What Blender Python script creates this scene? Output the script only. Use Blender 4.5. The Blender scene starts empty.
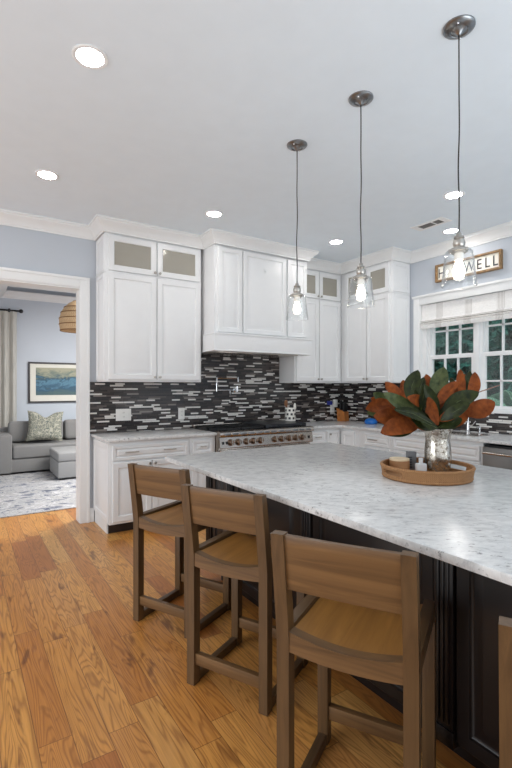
import bpy, bmesh, math, random
from mathutils import Vector, Matrix
random.seed(7)
PI = math.pi
SC = bpy.context.scene
COL = SC.collection

# ---------------------------------------------------------------- camera, world, exposure
cam_data = bpy.data.cameras.new('camera')
cam = bpy.data.objects.new('camera', cam_data)
COL.objects.link(cam)
cam.location = (0, 0, 1.3984)
cam.rotation_euler = (PI / 2, 0, -0.5758)
cam_data.sensor_fit = 'HORIZONTAL'
cam_data.sensor_width = 36.0
cam_data.lens = 454.43 / 512 * 36
cam_data.shift_y = 3.05 / 512
cam_data.clip_start = 0.02
SC.camera = cam

world = bpy.data.worlds.new('world')
SC.world = world
world.use_nodes = True
bg = world.node_tree.nodes['Background']
bg.inputs['Color'].default_value = (0.93, 0.965, 1.0, 1)
bg.inputs['Strength'].default_value = 0.62
SC.view_settings.view_transform = 'Standard'
SC.view_settings.look = 'None'
SC.view_settings.gamma = 1.0
SC.view_settings.use_curve_mapping = False
SC.view_settings.exposure = 0.82
LAMP_STRENGTH = 52.0
BULB_STRENGTH = 14.0

def fill_light(name, loc, rot, sx, sy, power, col):
    ld = bpy.data.lights.new(name, 'AREA')
    ld.shape = 'RECTANGLE'; ld.size = sx; ld.size_y = sy; ld.energy = power; ld.color = col
    o = bpy.data.objects.new(name, ld); COL.objects.link(o)
    o.location = loc; o.rotation_euler = rot
    return o
# unseen area lights added to brighten the living room and the kitchen
fill_light('living_fill', (2.8, 6.3, 2.97), (0, 0, 0), 2.2, 1.0, 105, (1, .985, .955))  # added fill inside the living room, no fixture there
fill_light('ceiling_bounce_fill', (2.5, -1.8, .5), (math.radians(166), 0, 0), 3.6, 2.2, 62, (.80, .92, 1))  # added fill aimed up so the ceiling bounces light, no door there
fill_light('kitchen_left_fill', (-3.3, 2.2, 1.45), (0, -PI / 2, 0), 2.2, 3.4, 42, (.88, .95, 1))  # added fill from the open left side, no window there

# ---------------------------------------------------------------- materials
def lin(c):
    return tuple(((v / 255) / 12.92 if v / 255 <= .04045 else ((v / 255 + .055) / 1.055) ** 2.4) for v in c) + (1.0,)

class NT:
    def __init__(s, name):
        s.m = bpy.data.materials.new(name)
        s.m.use_nodes = True
        s.t = s.m.node_tree
        s.b = s.t.nodes['Principled BSDF']
        s.out = s.t.nodes['Material Output']
    def n(s, typ, **kw):
        nd = s.t.nodes.new(typ)
        for k, v in kw.items():
            setattr(nd, k, v)
        return nd
    def l(s, a, b):
        s.t.links.new(a, b)
    def val(s, sock, v):
        if hasattr(v, 'is_output'):
            s.l(v, sock)
        else:
            sock.default_value = v
    def math(s, op, a, b=0.0, c=None):
        nd = s.n('ShaderNodeMath', operation=op)
        s.val(nd.inputs[0], a)
        s.val(nd.inputs[1], b)
        if c is not None:
            s.val(nd.inputs[2], c)
        return nd.outputs[0]
    def coord(s, kind='Object'):
        return s.n('ShaderNodeTexCoord').outputs[kind]
    def mapping(s, vec, scale=(1, 1, 1), loc=(0, 0, 0), rot=(0, 0, 0)):
        nd = s.n('ShaderNodeMapping')
        s.l(vec, nd.inputs[0])
        nd.inputs['Scale'].default_value = scale
        nd.inputs['Location'].default_value = loc
        nd.inputs['Rotation'].default_value = rot
        return nd.outputs[0]
    def noise(s, vec, scale, detail=3, rough=.5, dist=0.0):
        nd = s.n('ShaderNodeTexNoise')
        s.l(vec, nd.inputs['Vector'])
        nd.inputs['Scale'].default_value = scale
        nd.inputs['Detail'].default_value = detail
        nd.inputs['Roughness'].default_value = rough
        nd.inputs['Distortion'].default_value = dist
        return nd.outputs['Fac']
    def ramp(s, fac, stops, const=False):
        nd = s.n('ShaderNodeValToRGB')
        cr = nd.color_ramp
        if const:
            cr.interpolation = 'CONSTANT'
        while len(cr.elements) < len(stops):
            cr.elements.new(0.5)
        for e, (p, c) in zip(cr.elements, stops):
            e.position = p
            e.color = c
        s.val(nd.inputs[0], fac)
        return nd.outputs[0]
    def mix(s, fac, a, b, mode='MIX'):
        nd = s.n('ShaderNodeMix', data_type='RGBA', blend_type=mode)
        s.val(nd.inputs[0], fac)
        s.val(nd.inputs[6], a)
        s.val(nd.inputs[7], b)
        return nd.outputs[2]
    def bump(s, height, strength=.2, dist=.01):
        nd = s.n('ShaderNodeBump')
        nd.inputs['Strength'].default_value = strength
        nd.inputs['Distance'].default_value = dist
        s.l(height, nd.inputs['Height'])
        s.l(nd.outputs[0], s.b.inputs['Normal'])
    def set(s, color=None, rough=None, metal=None, **kw):
        if color is not None:
            s.val(s.b.inputs['Base Color'], color)
        if rough is not None:
            s.val(s.b.inputs['Roughness'], rough)
        if metal is not None:
            s.val(s.b.inputs['Metallic'], metal)
        for k, v in kw.items():
            s.val(s.b.inputs[k], v)
        return s.m

def plain(name, rgb, rough=.5, metal=0.0, var=.04, vscale=8, bump=0.0, bscale=60):
    t = NT(name)
    c = t.coord()
    f = t.noise(c, vscale, 3)
    base = lin(rgb)
    dk = tuple(v * (1 - var * 2) for v in base[:3]) + (1,)
    lt = tuple(min(1, v * (1 + var * 2)) for v in base[:3]) + (1,)
    t.set(t.ramp(f, [(.3, dk), (.7, lt)]), rough, metal)
    if bump:
        t.bump(t.noise(c, bscale, 4), bump, .005)
    return t.m

def emis(name, rgb, strength):
    t = NT(name)
    t.set((0, 0, 0, 1), .5)
    t.b.inputs['Emission Color'].default_value = lin(rgb)
    t.b.inputs['Emission Strength'].default_value = strength
    return t.m

def clear_glass(name, tint=(1, 1, 1, 1), edge=.55, rough=0.0):
    t = NT(name)
    tr = t.n('ShaderNodeBsdfTransparent')
    tr.inputs[0].default_value = tint
    gl = t.n('ShaderNodeBsdfGlossy')
    gl.inputs['Roughness'].default_value = rough
    lw = t.n('ShaderNodeLayerWeight')
    lw.inputs['Blend'].default_value = .5
    fac = t.math('ADD', t.math('MULTIPLY', t.math('POWER', lw.outputs['Facing'], 2.6), edge), .04)
    mx = t.n('ShaderNodeMixShader')
    t.l(fac, mx.inputs[0])
    t.l(tr.outputs[0], mx.inputs[1])
    t.l(gl.outputs[0], mx.inputs[2])
    t.l(mx.outputs[0], t.out.inputs[0])
    return t.m

M = {}
M['cab'] = plain('cabinet_white', (229, 230, 231), .32, var=.006)
M['trimw'] = plain('trim_white', (232, 233, 233), .4, var=.006)
M['ceil'] = plain('ceiling_white', (228, 238, 246), .85, var=.006)
M['wall'] = plain('wall_blue_grey', (188, 194, 202), .8, var=.012, vscale=2)
M['lwall'] = plain('living_wall_blue', (199, 206, 215), .8, var=.012, vscale=2)
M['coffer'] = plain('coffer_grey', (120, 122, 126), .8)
M['nickel'] = plain('brushed_nickel', (176, 172, 166), .28, 1.0)
M['darknickel'] = plain('aged_nickel', (140, 142, 144), .3, 1.0, var=.1)
M['knob'] = plain('knob_reflected_brown', (128, 106, 90), .3, 1.0)  # brown of the reflected floor is put into the knobs' metal colour
M['chrome'] = plain('chrome', (225, 226, 228), .08, 1.0)
M['black'] = plain('black_iron', (22, 22, 24), .45)
M['cord'] = plain('black_cord', (34, 33, 33), .6)
M['kick'] = plain('dark_kick', (40, 30, 26), .5)
M['plate'] = plain('plate_white', (232, 230, 226), .35, var=.01)
M['slot'] = plain('slot_grey', (120, 116, 112), .5)
M['espresso'] = plain('espresso_wood', (22, 15, 14), .36, var=.15, vscale=5)
M['pane'] = plain('frosted_pane', (160, 156, 146), .14, var=.02, vscale=3)
M['lens'] = emis('lamp_lens', (255, 250, 244), LAMP_STRENGTH)
M['bulb'] = emis('bulb_glow', (255, 242, 224), BULB_STRENGTH)
M['glass'] = clear_glass('shade_glass', (.97, .975, .975, 1), .8)
M['winglass'] = clear_glass('window_glass', (.93, .97, .97, 1), .6)
M['ceramic'] = plain('ceramic_white', (236, 232, 224), .25, var=.01)
M['spot'] = plain('ceramic_dark', (40, 38, 40), .3)
M['spoon'] = plain('spoon_wood', (120, 78, 46), .5, var=.1)
M['block'] = plain('block_wood', (190, 118, 58), .45, var=.1, vscale=25)
M['blue'] = plain('blue_plastic', (28, 110, 196), .3)
M['navy'] = plain('navy_plastic', (40, 50, 140), .35)
M['slab'] = plain('griddle_black', (24, 26, 32), .28)
M['wax'] = plain('wax_cream', (232, 212, 178), .55)
M['candlew'] = plain('candle_wood', (170, 124, 84), .55, var=.1)
M['greyp'] = plain('grey_plastic', (112, 114, 118), .4)
M['soap'] = plain('soap_grey_white', (214, 216, 218), .35)
M['board'] = plain('sign_board', (244, 240, 230), .6, var=.01)
M['letter'] = plain('sign_letter', (40, 40, 44), .6)
M['signw'] = plain('sign_frame_wood', (140, 110, 74), .6, var=.2, vscale=30)
M['dark_frame'] = plain('picture_frame_dark', (62, 60, 62), .4)
M['mat'] = plain('picture_mat', (226, 224, 214), .8, var=.01)
M['twig'] = plain('twig', (150, 122, 108), .8)
M['stem'] = plain('branch_brown', (74, 58, 44), .8)
M['earth'] = plain('earth', (70, 72, 56), .9, var=.2)

def m_steel():
    t = NT('stainless_steel')
    c = t.mapping(t.coord(), (3, 3, 160))
    f = t.noise(c, 3, 3)
    t.set(t.ramp(f, [(.3, lin((172, 163, 155))), (.7, lin((196, 187, 178)))]), .24, 1.0)  # warm floor reflection is put into the steel's tint
    return t.m
M['steel'] = m_steel()
M['steel_dark'] = plain('dishwasher_steel', (138, 136, 134), .36, 1.0, var=.02)
def m_slots():
    t = NT('vent_dark')
    t.set(lin((150, 150, 152)), .7)
    return t.m
M['vent'] = m_slots()

def m_floor():
    t = NT('oak_plank_floor')
    c = t.coord()
    sp = t.n('ShaderNodeSeparateXYZ'); t.l(c, sp.inputs[0])
    w, Lp = .125, .95
    xr = t.math('DIVIDE', sp.outputs[0], w)
    row = t.math('FLOOR', xr)
    wn = t.n('ShaderNodeTexWhiteNoise', noise_dimensions='1D'); t.l(row, wn.inputs['W'])
    v = t.math('ADD', t.math('DIVIDE', sp.outputs[1], Lp), t.math('MULTIPLY', wn.outputs[0], 9.0))
    idy = t.math('FLOOR', v)
    cb = t.n('ShaderNodeCombineXYZ'); t.l(row, cb.inputs[0]); t.l(idy, cb.inputs[1])
    w2 = t.n('ShaderNodeTexWhiteNoise', noise_dimensions='2D'); t.l(cb.outputs[0], w2.inputs['Vector'])
    rnd = w2.outputs['Value']
    # grain coordinates, shifted per plank
    g = t.n('ShaderNodeCombineXYZ')
    t.l(t.math('MULTIPLY', sp.outputs[0], 9.0), g.inputs[0])
    t.l(t.math('MULTIPLY', sp.outputs[1], .7), g.inputs[1])
    t.l(t.math('MULTIPLY', rnd, 60.0), g.inputs[2])
    n1 = t.noise(g.outputs[0], 1.3, 2, .45, .3)
    rings = t.math('SINE', t.math('MULTIPLY', n1, 120.0))
    rings = t.math('ADD', t.math('MULTIPLY', rings, .5), .5)
    rings = t.math('POWER', rings, 3.0)
    g2 = t.n('ShaderNodeCombineXYZ')
    t.l(t.math('MULTIPLY', sp.outputs[0], 110.0), g2.inputs[0])
    t.l(t.math('MULTIPLY', sp.outputs[1], 5.0), g2.inputs[1])
    t.l(t.math('MULTIPLY', rnd, 30.0), g2.inputs[2])
    fine = t.noise(g2.outputs[0], 1.0, 3, .6)
    g3 = t.n('ShaderNodeCombineXYZ')
    t.l(t.math('MULTIPLY', sp.outputs[0], 12.0), g3.inputs[0])
    t.l(t.math('MULTIPLY', sp.outputs[1], 3.0), g3.inputs[1])
    t.l(t.math('MULTIPLY', rnd, 44.0), g3.inputs[2])
    blot = t.noise(g3.outputs[0], 1.0, 3, .55, .4)
    base = t.ramp(rnd, [(0, lin((182, 112, 52))), (.25, lin((212, 146, 72))), (.5, lin((222, 160, 84))), (.72, lin((198, 128, 60))), (.88, lin((230, 174, 100))), (1, lin((178, 110, 56)))])
    c1 = t.mix(t.math('MULTIPLY', rings, .5), base, lin((130, 72, 32)))
    c2 = t.mix(t.math('MULTIPLY', t.math('SUBTRACT', fine, .3), .75), c1, lin((112, 62, 28)))
    kn = t.ramp(blot, [(0, (1, 1, 1, 1)), (.30, (1, 1, 1, 1)), (.38, (0, 0, 0, 1))])
    c3 = t.mix(t.math('MULTIPLY', kn, .7), c2, lin((104, 58, 32)))
    fx = t.math('FRACT', xr)
    ex = t.math('LESS_THAN', t.math('MINIMUM', fx, t.math('SUBTRACT', 1.0, fx)), .012)
    fy = t.math('FRACT', v)
    ey = t.math('LESS_THAN', t.math('MINIMUM', fy, t.math('SUBTRACT', 1.0, fy)), .0016)
    e = t.math('MAXIMUM', ex, ey)
    c4 = t.mix(t.math('MULTIPLY', e, .65), c3, lin((78, 44, 26)))
    t.set(c4, .28)
    t.b.inputs['Specular IOR Level'].default_value = .5
    t.bump(t.math('SUBTRACT', t.math('MULTIPLY', fine, .25), e), .12, .002)
    return t.m
M['floor'] = m_floor()

def m_marble(name='marble_counter'):
    t = NT(name)
    c = t.mapping(t.coord(), (1, 1, 1), rot=(0, 0, .6))
    a = t.noise(t.mapping(c, (1.2, 2.2, 1.5)), 13, 6, .7, .5)
    b = t.noise(t.mapping(c, (1.3, 3.0, 2)), 22, 6, .66, .4)
    cl = t.noise(c, 2.2, 3, .5, .2)
    fl = t.ramp(b, [(0, (1, 1, 1, 1)), (.34, (1, 1, 1, 1)), (.42, (0, 0, 0, 1))])
    base = t.ramp(a, [(.28, lin((172, 172, 174))), (.42, lin((206, 206, 206))), (.6, lin((224, 224, 223)))])
    mask = t.math('MULTIPLY', fl, t.ramp(cl, [(.44, (.1, .1, .1, 1)), (.58, (1, 1, 1, 1))]))
    c2 = t.mix(t.math('MULTIPLY', mask, .85), base, lin((98, 96, 98)))
    t.set(c2, .2)
    t.b.inputs['Specular IOR Level'].default_value = .32
    return t.m
M['marble'] = m_marble()

def m_tile():
    t = NT('linear_mosaic')
    c = t.coord()
    sp = t.n('ShaderNodeSeparateXYZ'); t.l(c, sp.inputs[0])
    u0 = t.math('ADD', sp.outputs[0], sp.outputs[1])
    h = .0180
    zr = t.math('DIVIDE', sp.outputs[2], h)
    row = t.math('FLOOR', zr)
    wn = t.n('ShaderNodeTexWhiteNoise', noise_dimensions='1D'); t.l(row, wn.inputs['W'])
    wl = t.math('ADD', t.math('MULTIPLY', wn.outputs[0], .06), .095)
    u = t.math('ADD', t.math('DIVIDE', u0, wl), t.math('MULTIPLY', wn.outputs[0], 57.3))
    idx = t.math('FLOOR', u)
    cb = t.n('ShaderNodeCombineXYZ'); t.l(row, cb.inputs[0]); t.l(idx, cb.inputs[1])
    w2 = t.n('ShaderNodeTexWhiteNoise', noise_dimensions='2D'); t.l(cb.outputs[0], w2.inputs['Vector'])
    r = w2.outputs['Value']
    col = t.ramp(r, [(0, lin((38, 34, 34))), (.2, lin((64, 57, 55))), (.40, lin((44, 41, 43))), (.54, lin((86, 78, 75))), (.62, lin((50, 45, 44))), (.70, lin((218, 215, 211))), (.90, lin((128, 121, 116)))], True)
    fz = t.math('FRACT', zr)
    ez = t.math('LESS_THAN', t.math('MINIMUM', fz, t.math('SUBTRACT', 1.0, fz)), .045)
    fu = t.math('FRACT', u)
    eu = t.math('LESS_THAN', t.math('MINIMUM', fu, t.math('SUBTRACT', 1.0, fu)), .01)
    e = t.math('MAXIMUM', ez, eu)
    col2 = t.mix(e, col, lin((62, 57, 55)))
    t.set(col2, t.math('ADD', t.math('MULTIPLY', e, .5), .16))
    t.bump(t.math('SUBTRACT', t.math('MULTIPLY', r, .3), e), .25, .003)
    return t.m
M['tile'] = m_tile()

def m_wood(name, light, dark, rough=.42, axis=2, scale=1.0):
    t = NT(name)
    s = [26, 26, 26]
    s[axis] = 1.6
    c = t.mapping(t.coord(), tuple(v * scale for v in s))
    f = t.noise(c, 1.2, 4, .6, .6)
    f2 = t.noise(t.coord(), 5, 2)
    col = t.ramp(f, [(.28, lin(dark)), (.72, lin(light))])
    col = t.mix(t.math('MULTIPLY', f2, .35), col, lin(dark))
    t.set(col, rough)
    t.bump(f, .08, .002)
    return t.m
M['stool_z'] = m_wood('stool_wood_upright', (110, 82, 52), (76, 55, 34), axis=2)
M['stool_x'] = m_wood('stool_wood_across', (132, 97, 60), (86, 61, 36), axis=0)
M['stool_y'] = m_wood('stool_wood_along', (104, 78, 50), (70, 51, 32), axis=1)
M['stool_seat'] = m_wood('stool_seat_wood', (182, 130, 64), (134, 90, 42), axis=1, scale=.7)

def m_weave(name, light, dark, zs, thf, rough=.8, bump=.6):
    t = NT(name)
    c = t.coord()
    sp = t.n('ShaderNodeSeparateXYZ'); t.l(c, sp.inputs[0])
    ang = t.math('ARCTAN2', sp.outputs[1], sp.outputs[0])
    a = t.math('SINE', t.math('ADD', t.math('MULTIPLY', ang, thf), t.math('MULTIPLY', sp.outputs[2], zs * 1.3)))
    b = t.math('SINE', t.math('MULTIPLY', sp.outputs[2], zs))
    f = t.math('ADD', t.math('MULTIPLY', t.math('MULTIPLY', a, b), .3), .5)
    n = t.noise(c, 90, 3)
    f = t.math('ADD', t.math('MULTIPLY', f, .6), t.math('MULTIPLY', n, .4))
    t.set(t.ramp(f, [(.25, lin(dark)), (.7, lin(light))]), rough)
    t.bump(f, bump, .006)
    return t.m
M['tray'] = m_weave('seagrass', (186, 138, 92), (112, 74, 42), 260, 150)
M['rattan'] = m_weave('rattan', (232, 204, 164), (168, 128, 84), 75, 60)
M['rattan_dark'] = plain('rattan_band', (134, 96, 60), .8)

def m_mercury():
    t = NT('mercury_glass')
    c = t.coord()
    n = t.noise(c, 55, 5, .65, .4)
    n2 = t.noise(c, 14, 3)
    col = t.ramp(n, [(.34, lin((84, 70, 54))), (.46, lin((176, 168, 156))), (.7, lin((226, 222, 214)))])
    t.set(col, t.math('ADD', t.math('MULTIPLY', n2, .25), .08), t.ramp(n, [(.36, (.3, .3, .3, 1)), (.48, (1, 1, 1, 1))]))
    t.bump(n, .12, .003)
    return t.m
M['mercury'] = m_mercury()

def m_leaf(name, a, b, rough):
    t = NT(name)
    c = t.coord()
    f = t.noise(t.mapping(c, (30, 30, 30)), 1, 3, .6)
    t.set(t.ramp(f, [(.3, lin(a)), (.7, lin(b))]), rough)
    t.bump(f, .1, .002)
    t.b.inputs['Specular IOR Level'].default_value = .22
    return t.m
M['leaf_g'] = m_leaf('leaf_green', (18, 26, 8), (50, 58, 22), .36)
M['leaf_g2'] = m_leaf('leaf_grey_green', (50, 62, 34), (92, 100, 62), .4)
M['leaf_b'] = m_leaf('leaf_rust', (98, 45, 13), (146, 75, 27), .6)

def m_fabric(name, rgb, var=.06, scale=220):
    t = NT(name)
    c = t.coord()
    n = t.noise(c, scale, 2, .6)
    base = lin(rgb)
    t.set(t.ramp(n, [(.3, tuple(v * (1 - 3 * var) for v in base[:3]) + (1,)), (.7, tuple(min(1, v * (1 + var)) for v in base[:3]) + (1,))]), .95)
    t.bump(n, .15, .003)
    return t.m
M['sofa'] = m_fabric('sofa_grey', (138, 137, 136))
M['ottoman'] = m_fabric('ottoman_grey', (156, 156, 156))

def m_pillow():
    t = NT('pillow_damask')
    c = t.mapping(t.coord(), (1, 1, 1))
    v = t.n('ShaderNodeTexVoronoi', feature='DISTANCE_TO_EDGE'); t.l(c, v.inputs['Vector']); v.inputs['Scale'].default_value = 24
    n = t.noise(c, 26, 3)
    f = t.math('ADD', t.math('MULTIPLY', v.outputs['Distance'], 2.2), t.math('MULTIPLY', t.math('SUBTRACT', n, .5), .9))
    t.set(t.ramp(f, [(.1, lin((172, 170, 156))), (.3, lin((112, 114, 100))), (.5, lin((86, 98, 102))), (.7, lin((150, 148, 132)))]), .9)
    return t.m
M['pillow'] = m_pillow()

def m_rug():
    t = NT('distressed_rug')
    c = t.coord()
    a = t.noise(t.mapping(c, (1, 1.3, 1)), 5.5, 8, .78, .8)
    b = t.noise(c, 1.6, 3)
    col = t.ramp(a, [(.38, lin((40, 46, 70))), (.45, lin((118, 120, 128))), (.495, lin((200, 198, 194))), (.54, lin((128, 124, 120))), (.58, lin((204, 202, 202)))])
    col = t.mix(t.math('MULTIPLY', b, .3), col, lin((200, 206, 222)))
    t.set(col, .95)
    return t.m
M['rug'] = m_rug()

def m_curtain():
    t = NT('curtain_cream')
    c = t.coord()
    n = t.noise(t.mapping(c, (90, 90, 3)), 1, 2)
    t.set(t.ramp(n, [(.4, lin((196, 194, 187))), (.7, lin((168, 166, 160)))]), .9)
    return t.m
M['curtain'] = m_curtain()

def m_blind():
    t = NT('woven_linen')
    c = t.coord()
    sp = t.n('ShaderNodeSeparateXYZ'); t.l(c, sp.inputs[0])
    fy = t.math('FRACT', t.math('DIVIDE', sp.outputs[1], .36))
    band = t.math('LESS_THAN', fy, .24)
    thr = t.math('SINE', t.math('MULTIPLY', sp.outputs[1], 420.0))
    st = t.math('MULTIPLY', band, t.math('GREATER_THAN', thr, .1))
    zb = t.n('ShaderNodeMath', operation='COMPARE'); t.l(sp.outputs[2], zb.inputs[0]); zb.inputs[1].default_value = 2.172; zb.inputs[2].default_value = .026
    zs = t.math('GREATER_THAN', t.math('SINE', t.math('MULTIPLY', sp.outputs[2], 420.0)), .0)
    hz = t.math('MULTIPLY', zb.outputs[0], zs)
    n = t.noise(t.mapping(c, (40, 40, 300)), 1, 3)
    base = t.ramp(n, [(.3, lin((226, 224, 222))), (.7, lin((244, 243, 241)))])
    f = t.math('MINIMUM', t.math('ADD', t.math('MULTIPLY', st, .7), t.math('MULTIPLY', hz, .95)), 1.0)
    t.set(t.mix(f, base, lin((170, 164, 158))), .9)
    return t.m
M['blind'] = m_blind()

def m_paint():
    t = NT('seascape_paint')
    c = t.coord()
    sp = t.n('ShaderNodeSeparateXYZ'); t.l(c, sp.inputs[0])
    n = t.noise(t.mapping(c, (2.2, 1, 5)), 2.2, 5, .6, 1.2)
    f = t.math('ADD', t.math('MULTIPLY', t.math('SUBTRACT', sp.outputs[2], .14), 1.5), t.math('MULTIPLY', t.math('SUBTRACT', n, .5), .75))
    t.set(t.ramp(f, [(.0, lin((84, 108, 110))), (.2, lin((58, 92, 116))), (.34, lin((96, 138, 160))), (.44, lin((52, 84, 104))), (.56, lin((128, 138, 126))), (.7, lin((168, 166, 144)))]), .7)
    return t.m
M['paint'] = m_paint()
M['hedge'] = m_leaf('hedge_leaf', (26, 76, 70), (88, 160, 142), .5)
M['hedge2'] = m_leaf('hedge_leaf_light', (40, 100, 90), (104, 172, 152), .5)
M['frond'] = m_leaf('palm_frond', (96, 158, 128), (168, 214, 180), .45)

# ---------------------------------------------------------------- mesh helpers
class MB:
    def __init__(s):
        s.bm = bmesh.new()
    def _merge(s, b, Mx=None, mi=0):
        for f in b.faces:
            f.material_index = mi
        me = bpy.data.meshes.new('tmp')
        b.to_mesh(me); b.free()
        if Mx is not None:
            me.transform(Mx)
        s.bm.from_mesh(me)
        bpy.data.meshes.remove(me)
        return s
    def box(s, x0, x1, y0, y1, z0, z1, bev=0.0, Mx=None, mi=0, seg=2):
        b = bmesh.new()
        bmesh.ops.create_cube(b, size=1.0)
        for v in b.verts:
            v.co = Vector(((x0 + x1) / 2 + v.co.x * (x1 - x0), (y0 + y1) / 2 + v.co.y * (y1 - y0), (z0 + z1) / 2 + v.co.z * (z1 - z0)))
        if bev > 0:
            bmesh.ops.bevel(b, geom=b.edges[:], offset=bev, segments=seg, profile=.6, affect='EDGES')
        return s._merge(b, Mx, mi)
    def loft(s, loops, cap0=True, cap1=True, closed=True, Mx=None, mi=0):
        b = bmesh.new()
        vs = [[b.verts.new(p) for p in lp] for lp in loops]
        n = len(loops[0])
        for a, c in zip(vs[:-1], vs[1:]):
            for i in range(n if closed else n - 1):
                j = (i + 1) % n
                b.faces.new((a[i], a[j], c[j], c[i]))
        if cap0:
            b.faces.new(vs[0][::-1])
        if cap1:
            b.faces.new(vs[-1])
        bmesh.ops.recalc_face_normals(b, faces=b.faces[:])
        return s._merge(b, Mx, mi)
    def lathe(s, prof, seg=24, c=(0, 0, 0), Mx=None, mi=0, cap0=True, cap1=True):
        loops = []
        for r, z in prof:
            r = max(r, 1e-4)
            loops.append([(c[0] + r * math.cos(2 * PI * i / seg), c[1] + r * math.sin(2 * PI * i / seg), c[2] + z) for i in range(seg)])
        return s.loft(loops, cap0, cap1, True, Mx, mi)
    def tube(s, pts, r, seg=10, mi=0, Mx=None):
        pts = [Vector(p) for p in pts]
        loops = []
        up = Vector((0, 0, 1))
        prev = None
        for i, p in enumerate(pts):
            d = (pts[min(i + 1, len(pts) - 1)] - pts[max(i - 1, 0)]).normalized()
            if prev is None:
                a = d.cross(up)
                if a.length < 1e-3:
                    a = d.cross(Vector((1, 0, 0)))
            else:
                a = prev - d * prev.dot(d)
            a.normalize(); prev = a
            bb = d.cross(a)
            rr = r[i] if isinstance(r, (list, tuple)) else r
            loops.append([p + a * rr * math.cos(2 * PI * k / seg) + bb * rr * math.sin(2 * PI * k / seg) for k in range(seg)])
        return s.loft(loops, True, True, True, Mx, mi)
    def sphere(s, c, r, sx=1, sy=1, sz=1, seg=16, mi=0):
        b = bmesh.new()
        bmesh.ops.create_uvsphere(b, u_segments=seg, v_segments=max(8, seg // 2), radius=r)
        return s._merge(b, Matrix.Translation(c) @ Matrix.Diagonal((sx, sy, sz, 1)), mi)
    def panel(s, x0, x1, z0, z1, prof, fill=True, y=0.0, mi=0, Mx=None):
        """concentric rectangle rings in the xz plane facing -y; prof = [(inset, out)]"""
        loops = [[(x0 + i, y - o, z0 + i), (x1 - i, y - o, z0 + i), (x1 - i, y - o, z1 - i), (x0 + i, y - o, z1 - i)] for i, o in prof]
        return s.loft(loops, False, fill, True, Mx, mi)
    def build(s, name, mat, parent=None, loc=None, rot=None, angle=32):
        me = bpy.data.meshes.new(name)
        s.bm.to_mesh(me); s.bm.free()
        for m in (mat if isinstance(mat, (list, tuple)) else [mat]):
            me.materials.append(m)
        for p in me.polygons:
            p.use_smooth = True
        me.set_sharp_from_angle(angle=math.radians(angle))
        o = bpy.data.objects.new(name, me)
        COL.objects.link(o)
        if parent is not None:
            o.parent = parent
        if loc is not None:
            o.location = loc
        if rot is not None:
            o.rotation_euler = rot
        return o

def tag(o, label, cat, group=None):
    o['label'] = label; o['category'] = cat
    if group: o['group'] = group
    return o
def thing(name, label, cat, loc=(0, 0, 0), rz=0.0, group=None):
    o = bpy.data.objects.new(name, None)
    o.empty_display_size = .05
    COL.objects.link(o)
    o.location = loc; o.rotation_euler = (0, 0, rz)
    return tag(o, label, cat, group)
def struct(o):
    o['kind'] = 'structure'
    return o
def dup(root, label, loc, rz=None):
    r = root.copy(); COL.objects.link(r); r.location = loc
    if rz is not None: r.rotation_euler = (0, 0, rz)
    r['label'] = label
    for ch in list(root.children):
        c = ch.copy(); COL.objects.link(c); c.parent = r
        for g in list(ch.children):
            d = g.copy(); COL.objects.link(d); d.parent = c
    return r

RAISED = [(0, 0), (0, .018), (.003, .021), (.050, .021), (.054, .013), (.060, .010), (.068, .010), (.100, .0205), (.104, .0212)]
RAISED_S = [(0, 0), (0, .018), (.003, .021), (.026, .021), (.029, .013), (.034, .010), (.038, .010), (.054, .0205)]
def scaled(prof, k):
    return [(i * k, o) for i, o in prof]

def knob_mb(x, z, y=-.021, r=.0135):
    m = MB()
    Mx = Matrix.Translation((x, y, z)) @ Matrix.Rotation(PI / 2, 4, 'X')
    m.lathe([(.006, -.002), (.005, .012), (r, .016), (r, .024), (r * .7, .028)], 14, Mx=Mx)
    return m
def pull_mb(x, z, half=.06, y=-.021):
    m = MB()
    m.tube([(x - half, y - .028, z), (x + half, y - .028, z)], .0055, 8)
    for s_ in (-1, 1):
        m.tube([(x + s_ * half * .75, y + .003, z), (x + s_ * half * .75, y - .028, z)], .0045, 8)
    return m

def front(parent, kind, x0, x1, z0, z1, knob=None, pulls=(), half=.06):
    m = MB()
    small = min(x1 - x0, z1 - z0) < .22
    if kind == 'glass':
        m.panel(x0, x1, z0, z1, [(0, 0), (0, .018), (.003, .021), (.052, .021), (.058, .016), (.058, .004)], False)
        d = m.build('glass_door', M['cab'], parent)
        MB().box(x0 + .056, x1 - .056, -.011, -.006, z0 + .056, z1 - .056).build('pane', M['pane'], d)
    else:
        m.panel(x0, x1, z0, z1, RAISED_S if small else RAISED)
        d = m.build('drawer' if kind == 'drawer' else 'door', M['cab'], parent)
    if knob: knob_mb(*knob).build('knob', M['nickel'], d)
    for p in pulls: pull_mb(p[0], p[1], half).build('handle', M['nickel'], d)
    return d
def end_panel(parent, x, y0, y1, z0, z1, side=-1):
    """raised panel applied on a cabinet's end, facing side*x (local)"""
    m = MB()
    w = y1 - y0
    k = min(1.0, w / .34)
    m.panel(0, w, z0, z1, [(0, 0), (0, .010), (.002, .012), (.045 * k, .012), (.05 * k, .006), (.058 * k, .005), (.08 * k, .011)])
    if side < 0:
        o = m.build('side_panel', M['cab'], parent, (x, y1, 0), (0, 0, -PI / 2))
    else:
        o = m.build('side_panel', M['cab'], parent, (x, y0, 0), (0, 0, PI / 2))
    return o

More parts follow.
